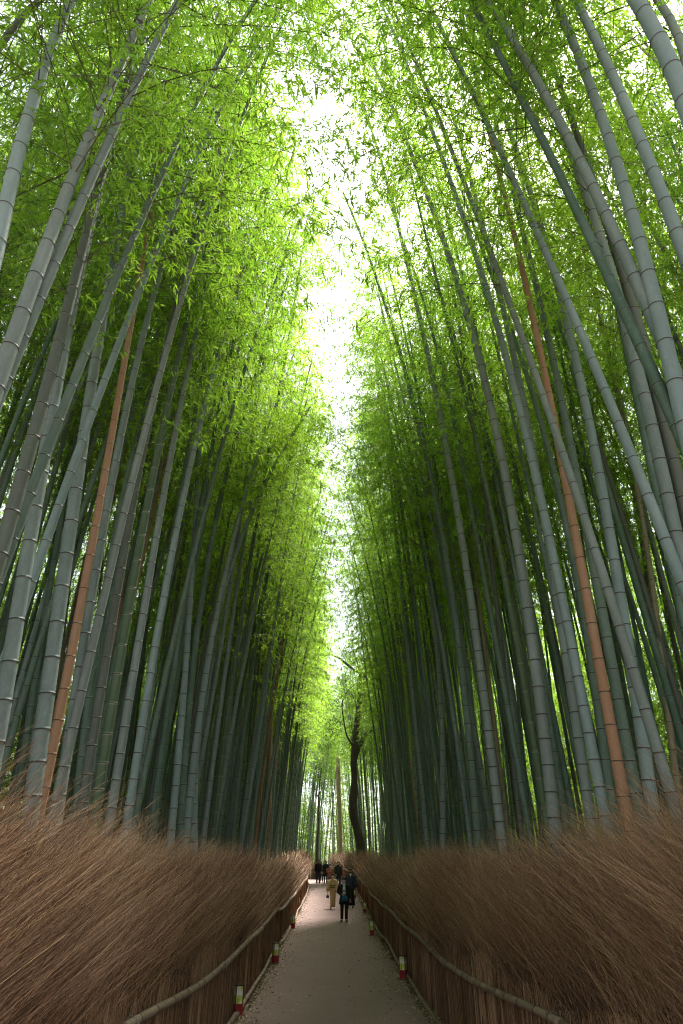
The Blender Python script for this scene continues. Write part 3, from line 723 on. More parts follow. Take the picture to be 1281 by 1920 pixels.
def fence(side, line, y_end, label, seed):
    rs = np.random.default_rng(seed)
    root = empty('brushwood_fence', (side * FENCE_X, 4, 0)); tag(root, label, 'fence', 'brushwood fences lining the path')
    inv = np.array([side * FENCE_X, 4, 0])
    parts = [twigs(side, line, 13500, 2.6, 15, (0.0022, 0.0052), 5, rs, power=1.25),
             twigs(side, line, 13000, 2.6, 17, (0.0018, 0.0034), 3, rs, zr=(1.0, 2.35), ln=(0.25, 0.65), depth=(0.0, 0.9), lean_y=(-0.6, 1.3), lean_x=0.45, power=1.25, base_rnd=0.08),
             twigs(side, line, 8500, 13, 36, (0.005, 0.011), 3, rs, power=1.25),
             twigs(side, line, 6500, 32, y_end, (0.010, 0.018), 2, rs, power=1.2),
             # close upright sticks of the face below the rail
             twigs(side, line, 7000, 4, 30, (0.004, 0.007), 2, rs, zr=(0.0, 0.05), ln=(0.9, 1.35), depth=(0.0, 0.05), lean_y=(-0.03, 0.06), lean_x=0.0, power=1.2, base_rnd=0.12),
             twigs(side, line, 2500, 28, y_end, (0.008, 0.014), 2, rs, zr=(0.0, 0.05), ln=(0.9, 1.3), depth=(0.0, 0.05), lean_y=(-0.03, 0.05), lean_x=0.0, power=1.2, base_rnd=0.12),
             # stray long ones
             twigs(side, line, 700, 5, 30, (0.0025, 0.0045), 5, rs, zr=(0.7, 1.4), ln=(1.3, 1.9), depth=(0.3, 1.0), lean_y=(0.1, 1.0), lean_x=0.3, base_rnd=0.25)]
    n = 0; VV = []; FF = []; RR = []
    for V, Fq, rv in parts:
        VV.append(V - inv); FF.append(Fq + n); RR.append(rv); n += len(V)
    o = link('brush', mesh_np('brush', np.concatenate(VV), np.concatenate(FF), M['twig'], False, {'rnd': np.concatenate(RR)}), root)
    o['kind'] = 'stuff'
    # packed heart of the fence
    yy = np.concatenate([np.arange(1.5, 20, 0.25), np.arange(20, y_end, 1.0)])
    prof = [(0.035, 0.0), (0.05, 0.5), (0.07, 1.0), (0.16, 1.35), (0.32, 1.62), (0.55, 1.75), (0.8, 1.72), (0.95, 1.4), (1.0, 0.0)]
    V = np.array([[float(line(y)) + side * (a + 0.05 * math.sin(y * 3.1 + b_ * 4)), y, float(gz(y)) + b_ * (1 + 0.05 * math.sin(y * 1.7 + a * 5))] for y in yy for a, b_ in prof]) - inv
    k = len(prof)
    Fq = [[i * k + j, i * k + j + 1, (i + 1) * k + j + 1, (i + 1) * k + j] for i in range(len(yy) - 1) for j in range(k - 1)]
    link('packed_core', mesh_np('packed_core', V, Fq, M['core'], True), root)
    # poles: upper rail at about 1 m, lower one on the ground
    for zr, r, nm in ((1.04, 0.044, 'upper_rail'), (0.10, 0.036, 'lower_rail')):
        y = 3.2
        ph = rs.uniform(0, 6)
        while y < y_end - 2:
            ln = rs.uniform(4.2, 6.2) if y < 40 else rs.uniform(6, 9)
            t = np.linspace(max(y - 0.18, 3.0), min(y + ln, y_end), 14)
            bow = 0.035 * np.sin(np.linspace(0, math.pi, 14)) * rs.uniform(-0.6, 1.0)
            P = np.stack([np.array([float(line(q)) for q in t]) - side * (0.095 + bow), t, gz(t) + zr + 0.035 * np.sin(t * 0.9 + ph) + 0.05 * np.sin(t * 0.37 + ph) + rs.normal(0, 0.012)], -1) - inv
            link(nm, pole_mesh(P, r * rs.uniform(0.85, 1.15), rs, gap=rs.uniform(0.3, 0.6)), root)
            if zr > 0.5 and y > 4:
                # wire tie round the joint with a loose end
                c = np.array([float(line(y)) - side * 0.095, y, P[0, 2]]) - np.array([inv[0], inv[1], 0]); a = np.linspace(0, 6.6, 12)
                Q = np.stack([c[0] + 0.061 * np.cos(a), c[1] + 0.01 * a / 6, c[2] + 0.061 * np.sin(a)], -1)
                Q = np.concatenate([Q, [Q[-1] + np.array([-side * 0.03, -0.02, -0.06])]])
                MB().tube(Q, 0.003, 4).build('wire_tie', M['wire'], root)
            y += ln
    # posts inside the face
    for y in np.arange(5, min(60, y_end), 3.2):
        MB().tube(np.array([[float(line(y)) + side * 0.02, y, float(gz(y))], [float(line(y)) + side * 0.02, y, float(gz(y)) + 1.15]]) - inv, 0.03, 7).build('post', M['bark'], root, True)
    return root
fence(-1, left_line, 68, 'tall shaggy brown brushwood fence opposite the crooked tree', 5)
fence(1, right_line, 77, 'tall shaggy brown brushwood fence that the crooked tree rises behind', 6)

# ------------------------------------------------------------------ trees among the bamboo
def curve_pts(px, y, dy=0.0):
    n = len(px)
    return np.array([list(at_y(u, v, y + dy * i / max(1, n - 1))) for i, (u, v) in enumerate(px)])
def smooth_line(P, k=4):
    P = np.asarray(P, float); n = len(P)
    if n < 3: return P
    t = np.arange(n); T = np.linspace(0, n - 1, (n - 1) * k + 1)
    m = np.gradient(P, axis=0); i = np.minimum(T.astype(int), n - 2); f = (T - i)[:, None]
    return (2 * f**3 - 3 * f**2 + 1) * P[i] + (f**3 - 2 * f**2 + f) * m[i] + (-2 * f**3 + 3 * f**2) * P[i + 1] + (f**3 - f**2) * m[i + 1]
def limb(mb, P, r0, r1, n=9, k=4, rs=None):
    Q = smooth_line(P, k); t = np.linspace(0, 1, len(Q))
    rad = r0 + (r1 - r0) * t
    if rs is not None: rad = rad * (1 + 0.08 * np.sin(t * 17 + rs.uniform(0, 6)) + 0.05 * np.sin(t * 41))
    mb.tube(Q, rad, n)
def leaf_clumps(name, centres, radii, per, ln, rs, mat, parent):
    pos = []; dr = []
    for c, r in zip(centres, radii):
        n = int(per * r * r)
        d = rs.normal(0, 1, (n, 3)); d /= np.linalg.norm(d, axis=1)[:, None]
        q = np.asarray(c) + d * (r * rs.random(n) ** 0.45)[:, None] * np.array([1, 1, 0.6])
        e = d + rs.normal(0, 0.7, (n, 3)) + np.array([0, 0, -0.35]); e /= np.linalg.norm(e, axis=1)[:, None]
        pos.append(q); dr.append(e)
    pos = np.concatenate(pos); dr = np.concatenate(dr); n = len(pos)
    l = ln * rs.uniform(0.6, 1.25, n)
    V, Fq, rv = leaves_from(pos, dr, l, l * 0.24, rs)
    return link(name, mesh_np(name, V, Fq, mat, False, {'rnd': rv}), parent)
rs = np.random.default_rng(3)
TY = 60.0
base = at_y(681, 1614, TY); base.z = float(gz(TY))
tree = empty('crooked_tree', base); tag(tree, 'dark crooked forked tree leaning up out of the brushwood fence', 'tree')
o_ = np.array(base)
pm = lambda px: TY / (ray(660, 1400).y) / F_PX     # metres per pixel near the tree
mpp = pm(0)
mb = MB()
trunk = [(682, 1640), (679, 1614), (676, 1584), (670, 1558), (664, 1533), (662, 1507), (664, 1482), (664.5, 1456), (663, 1431), (664.5, 1405), (668.5, 1367), (672, 1329), (676, 1300)]
limb(mb, curve_pts(trunk, TY) - o_, 8.6 * mpp, 4.6 * mpp, 12, 4, rs)
mb.build('trunk', M['bark'], tree, True)
BR = [([(664, 1428), (669, 1412), (676, 1396), (683, 1380), (698, 1367), (713, 1352), (720, 1338)], 5.0, 2.2, 1.0),
      ([(675, 1304), (676, 1280), (675, 1262), (664, 1256), (649, 1244), (636, 1234), (624, 1229), (610, 1225), (598, 1217)], 4.0, 0.8, -2.0),
      ([(674, 1318), (680, 1310), (684, 1293), (685, 1265), (687.5, 1239), (687.5, 1221), (682, 1200), (676, 1173), (672, 1140)], 4.6, 1.2, 0.8),
      ([(681, 1312), (690, 1322), (698, 1332), (712, 1354), (721, 1380), (724, 1412)], 3.6, 1.6, 1.2),
      ([(687, 1236), (694, 1226), (706, 1208), (714, 1190)], 2.2, 0.8, 0.6),
      ([(662, 1398), (654, 1386), (649, 1374), (643, 1340), (642, 1316), (651, 1296), (667, 1283)], 1.8, 0.8, -0.8),
      ([(675, 1262), (671, 1245), (664, 1225), (662, 1212)], 1.8, 0.6, -0.5),
      ([(669, 1322), (663, 1308), (658, 1300)], 1.4, 0.5, -0.5),
      ([(676, 1173), (668, 1150), (655, 1120)], 1.4, 0.5, -1.0)]
for px, a, b_, dy in BR:
    mb = MB(); limb(mb, curve_pts(px, TY, dy) - o_, a * mpp, b_ * mpp, 8, 4, rs); mb.build('branch', M['bark'], tree, True)
cl = [(620, 1318, 1.2), (606, 1345, 1.1), (634, 1350, 0.9), (604, 1300, 1.0), (650, 1225, 1.1), (690, 1178, 1.3), (662, 1165, 1.2), (706, 1205, 1.1), (640, 1275, 1.0), (622, 1370, 0.9), (598, 1225, 0.8), (715, 1330, 0.9), (672, 1135, 1.2), (648, 1300, 0.8), (612, 1395, 0.7), (590, 1330, 0.9)]
leaf_clumps('crown', [np.array(at_y(u, v, TY + rs.uniform(-1.5, 1.5))) - o_ for u, v, _ in cl], [r for *_, r in cl], 260, 0.17, rs, M['tree_leaf'], tree)
# pale snag
SY = 73.0
b0 = at_y(638, 1600, SY); b0.z = float(gz(SY)); snag = empty('dead_trunk', b0); tag(snag, 'pale broken-topped dead trunk behind the fence at the bend', 'dead tree')
mpp2 = SY / ray(636, 1500).y / F_PX
mb = MB(); Pp = curve_pts([(640, 1625), (639, 1600), (638, 1560), (637, 1530), (635.5, 1495), (634.5, 1455), (634.5, 1432), (634.3, 1418)], SY) - np.array(b0)
Q = smooth_line(Pp, 3); t = np.linspace(0, 1, len(Q)); mb.tube(Q, mpp2 * np.interp(t, [0, 0.3, 0.55, 0.75, 0.9, 1], [4.6, 3.8, 4.3, 4.6, 3.9, 2.6]), 10)
mb.build('trunk', M['pale_bark'], snag, True)
mb = MB(); limb(mb, np.array([Q[-8], Q[-8] + np.array([0.25, 0, 0.3]), Q[-8] + np.array([0.32, 0, 0.65])]), 0.07, 0.03, 6); mb.build('branch_stub', M['pale_bark'], snag, True)
# thin dark tree
SY = 79.0
b0 = at_y(594.5, 1612, SY); b0.z = float(gz(SY)); tt = empty('thin_tree', b0); tag(tt, 'thin dark leafy tree standing beyond the bend of the path', 'tree')
mb = MB(); limb(mb, curve_pts([(594.5, 1625), (594.5, 1609), (595.7, 1571), (597.5, 1533), (598, 1492), (600, 1465), (603, 1440)], SY) - np.array(b0), 0.17, 0.07, 8, 3, rs); mb.build('trunk', M['bark'], tt, True)
for px in ([(598, 1500), (592, 1482), (586, 1470)], [(598, 1492), (604, 1478), (612, 1470)], [(597, 1530), (590, 1520), (583, 1516)], [(600, 1465), (594, 1448), (590, 1438)]):
    mb = MB(); limb(mb, curve_pts(px, SY) - np.array(b0), 0.06, 0.02, 6); mb.build('branch', M['bark'], tt, True)
cl = [(590, 1470, 1.0), (610, 1468, 0.9), (584, 1515, 0.7), (603, 1435, 1.0), (592, 1440, 0.9), (614, 1500, 0.8), (600, 1455, 0.8)]
leaf_clumps('crown', [np.array(at_y(u, v, SY + rs.uniform(-1, 1))) - np.array(b0) for u, v, _ in cl], [r for *_, r in cl], 260, 0.16, rs, M['tree_leaf'], tt)

# ------------------------------------------------------------------ cross fence at the bend
cf = empty('cross_fence', (-2.2, 71.6, float(gz(71.6)))); tag(cf, 'low pole fence with white posts and brushwood across the bend', 'fence')
for z in (0.12, 0.98):
    ob = link('rail', pole_mesh(np.array([[-1.6, 0.0, z + 0.05], [-0.4, 0, z], [1.1, 0.1, z - 0.02]]), 0.045, rs), cf)
for x in (-0.9, 0.15, 1.0):
    MB().tube([[x, -0.06, 0.0], [x, -0.06, 1.1]], 0.05, 8).build('post', M['white_paint'], cf, True)
n = 900
x = rs.uniform(-1.7, 1.15, n); L = rs.uniform(1.4, 2.2, n); P = np.zeros((n, 3, 3))
P[:, :, 0] = x[:, None] + (rs.normal(0.05, 0.12, n) * L)[:, None] * np.array([0, 0.3, 1.0]); P[:, :, 1] = 0.08 + rs.random(n)[:, None] * 0.4 + np.array([0, 0.05, 0.2]); P[:, :, 2] = L[:, None] * np.array([0, 0.5, 1.0]) * (1 - 0.25 * (x > 0.2))[:, None]
off = np.array([[1, 0, 0], [-0.5, 0.87, 0], [-0.5, -0.87, 0]]) * 0.013
V = (P[:, :, None, :] + off[None, None] * np.array([1, 0.8, 0.4])[None, :, None, None]).reshape(-1, 3)
f = np.array([[i * 3 + q, i * 3 + (q + 1) % 3, i * 3 + 3 + (q + 1) % 3, i * 3 + 3 + q] for i in range(2) for q in range(3)])
o = link('brush', mesh_np('brush', V, (f[None] + (np.arange(n) * 9)[:, None, None]).reshape(-1, 4), M['twig'], False, {'rnd': np.repeat(rs.random(n), 9)}), cf); o['kind'] = 'stuff'

# ------------------------------------------------------------------ lanterns
m, nt, b = new_mat('lantern_paper'); M['paper'] = m
f1 = noise(nt, 5.5, 2, 0.5); f2 = noise(nt, 13, 3, 0.6, stretch=(1, 1, 0.5))
c = mixc(nt, ramp(nt, f1, [(0.44, (0, 0, 0)), (0.54, (1, 1, 1))]), (0.80, 0.79, 0.74), (0.60, 0.58, 0.10))
c = mixc(nt, ramp(nt, f2, [(0.58, (0, 0, 0)), (0.66, (0.9,) * 3)]), c, (0.20, 0.27, 0.05))
nt.links.new(c, b.inputs['Base Color']); b.inputs['Roughness'].default_value = 0.6
M['red'] = plain('red_lacquer', (0.30, 0.016, 0.022), 0.45, 0.25, 9)
M['frame'] = plain('dark_frame', (0.05, 0.014, 0.016), 0.5)
M['cable'] = plain('black_cable', (0.02, 0.02, 0.022), 0.5)
S, HL, HR = 0.145, 0.47, 0.18
def lantern_meshes():
    d = {}
    d['base'] = MB().box((0, 0, 0.02 + HR / 2), (S, S, HR - 0.02)).mesh('lantern_base', M['red'])
    d['foot_plate'] = MB().box((0, 0, 0.011), (S * 1.02, S * 1.02, 0.022)).mesh('lantern_foot', M['frame'])
    d['pane'] = MB().box((0, 0, 0), (S - 0.026, 0.004, HL - HR - 0.035)).mesh('lantern_pane', M['paper'])
    d['corner_bar'] = MB().box((0, 0, 0), (0.014, 0.014, HL - HR)).mesh('lantern_bar', M['frame'])
    d['top_rim'] = MB().box((0, 0, HL - 0.004), (S * 1.05, S * 1.05, 0.022)).mesh('lantern_rim', M['frame'])
    a = np.linspace(0, 5.5, 18)
    d['cable'] = MB().tube(np.stack([0.10 * np.cos(a) * (1 + 0.06 * a) - 0.02, -0.06 + 0.06 * np.sin(a), 0.012 + 0.012 * np.abs(np.sin(a * 1.7))], -1), 0.008, 6).mesh('lantern_cable', M['cable'], True)
    return d
LM = lantern_meshes()
LAN = [(444, 1908, 0.32, 'nearest the bottom end of the fence opposite the crooked tree, its cable coiled'), ]
NOTE_L = ['yellow-green and white paper lantern with red base, first in the row opposite the crooked tree',
          'white-panelled lantern with red base, second in the row opposite the crooked tree',
          'small red-based path lantern, third in the row opposite the crooked tree',
          'small red-based path lantern, fourth in the row opposite the crooked tree',
          'small red-based path lantern, fifth in the row opposite the crooked tree',
          'small red-based path lantern, last in the row by the bend']
NOTE_R = ['green-patterned paper lantern with red base, first in the crooked tree row',
          'pale yellow lantern with red base, second in the crooked tree row',
          'small red-based lantern just behind the teal-bag walker, third in its row',
          "small red-based lantern by the navy robe's hem on the crooked tree side"]
for notes, pts in ((NOTE_L, [(444, 1908), (516, 1808), (548.6, 1742), (559, 1701), (566, 1678), (570.5, 1661)]), (NOTE_R, [(757, 1838), (698, 1756), (684.5, 1713), (665.5, 1685)])):
    for i, (u, v) in enumerate(pts):
        q = on_ground2(u, v); q.z = float(gz(q.y)) + 0.004
        ln_ = empty('path_lantern', q, R(28 if notes is NOTE_L else -18) + rnd.uniform(-0.15, 0.15)); tag(ln_, notes[i], 'lantern', 'lanterns along the path')
        for nm in ('base', 'foot_plate', 'top_rim', 'cable'): link(nm, LM[nm], ln_)
        for k in range(4):
            a = k * math.pi / 2
            pn = link('pane', LM['pane'], ln_); pn.location = (math.sin(a) * (S / 2 - 0.006), -math.cos(a) * (S / 2 - 0.006), (HL + HR) / 2); pn.rotation_euler = (0, 0, a)
            cb = link('corner_bar', LM['corner_bar'], ln_); cb.location = (math.cos(a + math.pi / 4) * (S / 2 - 0.007) * 1.414, math.sin(a + math.pi / 4) * (S / 2 - 0.007) * 1.414, (HL + HR) / 2)

# ------------------------------------------------------------------ fallen leaves along the path's edges
n = 30000
y = 8 + 52 * rs.random(n) ** 1.7; sd = rs.choice((-1, 1), n)
edge = np.where(sd > 0, right_line(y), left_line(y))
inn = np.where(rs.random(n) < 0.94, rs.exponential(0.16, n), rs.random(n) * 1.6)
x = edge - sd * (0.0 + inn)
pos = np.stack([x, y, gz(y) + 0.018 + 0.028 * np.clip(inn / 1.6, 0, 1) + rs.random(n) * 0.02], -1)
a = rs.random(n) * 6.283
dr = np.stack([np.cos(a), np.sin(a), rs.normal(0.05, 0.22, n)], -1); dr /= np.linalg.norm(dr, axis=1)[:, None]
l = rs.uniform(0.03, 0.09, n)
V, Fq, rv = leaves_from(pos, dr, l, l * 0.17, rs)
V[:, 2] = np.maximum(V[:, 2], np.repeat(gz(y) + 0.016, 4))
o = link('leaf_litter', mesh_np('leaf_litter', V, Fq, M['litter'], False, {'rnd': rv})); tag(o, 'dry fallen bamboo leaves gathered along both edges of the path', kind='stuff')

# ------------------------------------------------------------------ people
def cloth(name, col, rough=0.85, var=0.2, scale=25): return plain(name, col, rough, var, scale)
M['skin'] = plain('skin', (0.48, 0.29, 0.21), 0.55, 0.06)
M['hair'] = plain('black_hair', (0.012, 0.010, 0.009), 0.4)
M['mask_white'] = plain('white_mask', (0.62, 0.58, 0.66), 0.8, 0.05)
M['mask_blue'] = plain('blue_mask', (0.18, 0.42, 0.68), 0.8, 0.05)
M['mask_dark'] = plain('dark_mask', (0.06, 0.065, 0.10), 0.8, 0.05)
M['eye'] = plain('eye', (0.015, 0.012, 0.01), 0.3)
M['black'] = cloth('black_cloth', (0.012, 0.012, 0.014))
M['charcoal'] = cloth('charcoal_cloth', (0.022, 0.026, 0.032))
M['navy'] = cloth('navy_cloth', (0.020, 0.035, 0.07))
M['denim'] = cloth('denim', (0.028, 0.05, 0.095))
M['beige'] = cloth('beige_kimono', (0.50, 0.37, 0.19), 0.8, 0.12)
M['obi'] = cloth('obi', (0.07, 0.08, 0.04))
M['obi_gold'] = cloth('obi_gold', (0.36, 0.28, 0.10))
M['salmon'] = cloth('salmon_jacket', (0.34, 0.115, 0.075), 0.8, 0.2)
M['pink'] = cloth('pale_pink', (0.42, 0.27, 0.24))
M['teal'] = cloth('teal_cloth', (0.006, 0.14, 0.27), 0.7, 0.25)
M['white_cloth'] = cloth('white_cloth', (0.66, 0.66, 0.68), 0.8, 0.05)
M['purple'] = cloth('purple_cloth', (0.085, 0.04, 0.15))
M['skirt'] = cloth('dark_skirt', (0.030, 0.036, 0.042))
m, nt, b = new_mat('striped_shirt'); M['stripe'] = m
tc = nt.nodes.new('ShaderNodeTexCoord'); sx = nt.nodes.new('ShaderNodeSeparateXYZ'); nt.links.new(tc.outputs['Object'], sx.inputs[0])
mr = nt.nodes.new('ShaderNodeMapRange'); mr.inputs[1].default_value = 0.95; mr.inputs[2].default_value = 1.45; nt.links.new(sx.outputs['Z'], mr.inputs[0])
rp = ramp(nt, mr.outputs[0], [(0.0, (0.14, 0.06, 0.25)), (0.22, (0.14, 0.06, 0.25)), (0.27, (0.62, 0.62, 0.66)), (0.40, (0.62, 0.62, 0.66)), (0.44, (0.12, 0.10, 0.18)), (0.50, (0.12, 0.10, 0.18)), (0.55, (0.66, 0.66, 0.68))])
nt.links.new(rp, b.inputs['Base Color']); b.inputs['Roughness'].default_value = 0.85
m, nt, b = new_mat('plaid'); M['plaid'] = m
tc = nt.nodes.new('ShaderNodeTexCoord'); ck = nt.nodes.new('ShaderNodeTexChecker'); ck.inputs['Scale'].default_value = 14
nt.links.new(tc.outputs['Object'], ck.inputs['Vector'])
ck.inputs['Color1'].default_value = (0.016, 0.02, 0.022, 1); ck.inputs['Color2'].default_value = (0.055, 0.06, 0.055, 1)
nt.links.new(ck.outputs[0], b.inputs['Base Color']); b.inputs['Roughness'].default_value = 0.9

def skin_mesh(verts, edges, radii, root=0, sub=1):
    me = bpy.data.meshes.new('skel'); me.from_pydata([tuple(v) for v in verts], edges, []); me.update()
    o = bpy.data.objects.new('skel', me); C.objects.link(o)
    o.modifiers.new('s', 'SKIN')
    if sub: md = o.modifiers.new('d', 'SUBSURF'); md.levels = sub; md.render_levels = sub
    sv = me.skin_vertices[0].data
    for i, r in enumerate(radii): sv[i].radius = (r, r) if not isinstance(r, tuple) else r; sv[i].use_root = (i == root)
    dg = bpy.context.evaluated_depsgraph_get(); dg.update()
    out = bpy.data.meshes.new_from_object(o.evaluated_get(dg))
    bpy.data.objects.remove(o); bpy.data.meshes.remove(me)
    return out
def hand_chain(w, h, side):
    """five finger chains rooted in the palm that hangs from wrist w towards h"""
    w = np.array(w, float); h = np.array(h, float); d = h - w; d /= np.linalg.norm(d) + 1e-9
    n = np.cross(d, [0.0, 1.0, 0.1]); n /= np.linalg.norm(n) + 1e-9
    out = []
    for k, (off, ln) in enumerate(((-0.027, 0.062), (-0.009, 0.075), (0.009, 0.08), (0.027, 0.07))):
        p0 = h + n * off * 0.8; p1 = p0 + d * ln * 0.5 + np.array([0, -0.006, 0]); p2 = p1 + d * ln * 0.4 + np.array([0, -0.022, 0])
        out.append([p0, p1, p2])
    p0 = w + d * 0.03 + n * 0.02 * side; p1 = p0 + n * 0.035 * side + d * 0.03 + np.array([0, -0.012, 0]); p2 = p1 + d * 0.035 + np.array([0, -0.012, 0])
    out.append([p0, p1, p2])
    return out
def person(label, u, v, height, arms, step, parts_fn, head_tilt=0.0, rz=0.0, shoe='black'):
    q = on_ground2(u, v); q.z = float(gz(q.y)) + 0.035
    s = height / 1.70
    root = empty('person', q, rz); root.scale = (s, s, s); tag(root, label, 'person', 'people walking on the path')
    ky = step
    hip = [(0.09, 0, 0.90), (-0.09, 0, 0.90)]
    knee = [(0.10, -0.10 * ky - 0.02, 0.50), (-0.10, 0.06 * ky - 0.02, 0.50)]
    ank = [(0.10, -0.14 * ky, 0.08), (-0.10, 0.16 * ky + 0.02, 0.09)]
    toe = [(0.115, -0.14 * ky - 0.15, 0.035), (-0.115, 0.16 * ky - 0.12, 0.035)]
    ht = head_tilt
    Vv = [(0, 0, 0.95), (0, 0, 1.12), (0, 0, 1.32), (0, 0.005, 1.44), (0, -0.005 + 0.01 * ht, 1.52), (0, -0.02 + 0.03 * ht, 1.60), (0, -0.01 + 0.06 * ht, 1.665)]
    Rr = [(0.14, 0.10), (0.125, 0.09), (0.16, 0.10), 0.055, (0.068, 0.08), (0.074, 0.092), (0.055, 0.07)]
    E = [(i, i + 1) for i in range(6)]
    hands = []
    for sgn, arm in zip((1, -1), arms):
        sh = (0.185 * sgn, 0.0, 1.385)
        b0 = len(Vv); Vv += [sh, arm[0], arm[1], arm[2]]; Rr += [0.055, 0.043, 0.029, (0.034, 0.018)]
        E += [(2, b0), (b0, b0 + 1), (b0 + 1, b0 + 2), (b0 + 2, b0 + 3)]
        hands.append((arm[1], arm[2], sgn))
    for k in range(2):
        b0 = len(Vv); Vv += [hip[k], knee[k], ank[k], toe[k]]; Rr += [0.085, 0.058, 0.04, (0.038, 0.03)]
        E += [(0, b0), (b0, b0 + 1), (b0 + 1, b0 + 2), (b0 + 2, b0 + 3)]
    body = skin_mesh(Vv, E, Rr)
    bm = bmesh.new(); bm.from_mesh(body)
    for w_, h_, sg in hands:
        for ch in hand_chain(w_, h_, sg):
            fm = skin_mesh(ch, [(0, 1), (1, 2)], [0.010, 0.009, 0.0075], 0, 0); bm.from_mesh(fm); bpy.data.meshes.remove(fm)
    for sg in (-1, 1):                                   # ears and nose
        r_ = bmesh.ops.create_uvsphere(bm, u_segments=6, v_segments=4, radius=0.02); bmesh.ops.translate(bm, verts=r_['verts'], vec=(0.078 * sg, 0.0 + 0.03 * ht, 1.585))
    r_ = bmesh.ops.create_uvsphere(bm, u_segments=6, v_segments=4, radius=0.016); bmesh.ops.translate(bm, verts=r_['verts'], vec=(0, -0.112 + 0.03 * ht, 1.58))
    me = bpy.data.meshes.new('body'); bm.to_mesh(me); bm.free(); me.materials.append(M['skin']); bpy.data.meshes.remove(body)
    for p_ in me.polygons: p_.use_smooth = True
    link('body', me, root)
    hy = 0.03 * ht
    for sg in (-1, 1): MB().loft([(0.032 * sg, -0.1 + hy, 1.606, 0.008, 0.004), (0.032 * sg, -0.103 + hy, 1.612, 0.014, 0.006), (0.032 * sg, -0.1 + hy, 1.618, 0.008, 0.004)], 8).build('eye', M['eye'], root)
    for k in range(2):
        t_ = toe[k]; a_ = ank[k]
        MB().loft([(t_[0], (t_[1] + a_[1]) / 2, 0.0 - 0.035, 0.045, 0.135), (t_[0], (t_[1] + a_[1]) / 2, 0.01, 0.048, 0.138), (t_[0], (t_[1] + a_[1]) / 2 + 0.01, 0.05, 0.044, 0.115), (a_[0], a_[1] + 0.01, 0.10, 0.042, 0.055)], 12).build('shoe', M[shoe], root, True)
    parts_fn(root, dict(arms=arms, hip=hip, knee=knee, ank=ank, ht=hy))
    return root
def hair(root, j, long=0.0, mat='hair', cap=False):
    hy = j['ht']
    secs = [(0, 0.035 + hy, 1.50 - long, 0.075 + 0.1 * long, 0.05), (0, 0.03 + hy, 1.56, 0.085, 0.075), (0, 0.015 + hy, 1.63, 0.089, 0.093), (0, 0.0 + hy, 1.68, 0.084, 0.10), (0, 0.0 + hy, 1.715, 0.06, 0.075), (0, 0.0 + hy, 1.73, 0.02, 0.03)]
    MB().loft(secs, 16).build('hair', M[mat], root, True)
def mask(root, j, mat='mask_white'):
    hy = j['ht']
    MB().loft([(0, -0.07 + hy, 1.515, 0.035, 0.035), (0, -0.075 + hy, 1.535, 0.06, 0.045), (0, -0.075 + hy, 1.565, 0.068, 0.052), (0, -0.075 + hy, 1.59, 0.058, 0.045)], 14).build('mask', M[mat], root, True)
def sleeves(root, j, mat, r=(0.085, 0.07, 0.055), name='sleeve'):
    for sgn, arm in zip((1, -1), j['arms']):
        sh = np.array((0.165 * sgn, 0, 1.41)); e = np.array(arm[0]); w = np.array(arm[1])
        Q = np.array([sh, (sh + e) / 2 + [0.01 * sgn, 0, 0.01], e, (e + w) / 2, w])
        MB().tube(Q, np.array([r[0], r[0] * 0.95, r[1], (r[1] + r[2]) / 2, r[2]]), 12).build(name, M[mat], root, True)
def trousers(root, j, mat, wide=1.0):
    mb = MB()
    mb.loft([(0, 0, 0.84, 0.165 * wide, 0.11), (0, 0, 0.92, 0.17, 0.12), (0, 0, 1.02, 0.155, 0.115)], 16)
    for k in range(2):
        h, kn, a = map(np.array, (j['hip'][k], j['knee'][k], j['ank'][k]))
        mb.tube(np.array([h + [0, 0, 0.03], (h + kn) / 2, kn, (kn + a) / 2, a + [0, 0, 0.02]]), np.array([0.10, 0.09, 0.072, 0.065, 0.062]) * wide, 12)
    mb.build('trousers', M[mat], root, True)
def torso(root, mat, hem, hem_w=0.21, hem_d=0.15, name='coat', top=1.47, open_front=False):
    secs = [(0, 0, hem, hem_w, hem_d), (0, 0, (hem + 1.05) / 2, (hem_w + 0.185) / 2, (hem_d + 0.135) / 2), (0, 0, 1.05, 0.18, 0.132), (0, 0, 1.22, 0.192, 0.135), (0, 0, 1.36, 0.205, 0.125), (0, 0.005, 1.43, 0.165, 0.095), (0, 0.008, top, 0.07, 0.068)]
    return MB().loft(secs, 18, power=2.4).build(name, M[mat], root, True)
def relaxed(sgn, out=0.06, fwd=-0.03): return [(0.215 * sgn + out * 0.4 * sgn, 0.02, 1.12), (0.225 * sgn + out * sgn, fwd, 0.88), (0.23 * sgn + out * sgn, fwd - 0.02, 0.80)]

def p1(root, j):
    trousers(root, j, 'black', 1.05)
    torso(root, 'black', 0.66, 0.235, 0.16)
    # shirt front, proud of the coat
    MB().loft([(0, -0.105, 0.98, 0.07, 0.05), (0, -0.11, 1.10, 0.075, 0.052), (0, -0.105, 1.30, 0.07, 0.05), (0, -0.075, 1.43, 0.045, 0.04)], 14, power=2.6).build('shirt', M['stripe'], root, True)
    sleeves(root, j, 'black', (0.09, 0.075, 0.06)); hair(root, j, 0.0); mask(root, j)
    MB().loft([(0, -0.02, 1.43, 0.10, 0.09), (0, -0.01, 1.475, 0.085, 0.08)], 14).build('collar', M['white_cloth'], root, True)
    MB().loft([(0.03, -0.13, 0.80, 0.10, 0.05), (0.035, -0.15, 0.84, 0.145, 0.085), (0.03, -0.15, 0.93, 0.135, 0.09), (0.015, -0.14, 1.00, 0.085, 0.06), (0.0, -0.13, 1.03, 0.04, 0.03)], 16).build('teal_bag', M['teal'], root, True)
    MB().box((0.315, -0.09, 0.79), (0.03, 0.08, 0.16)).build('phone', M['charcoal'], root)
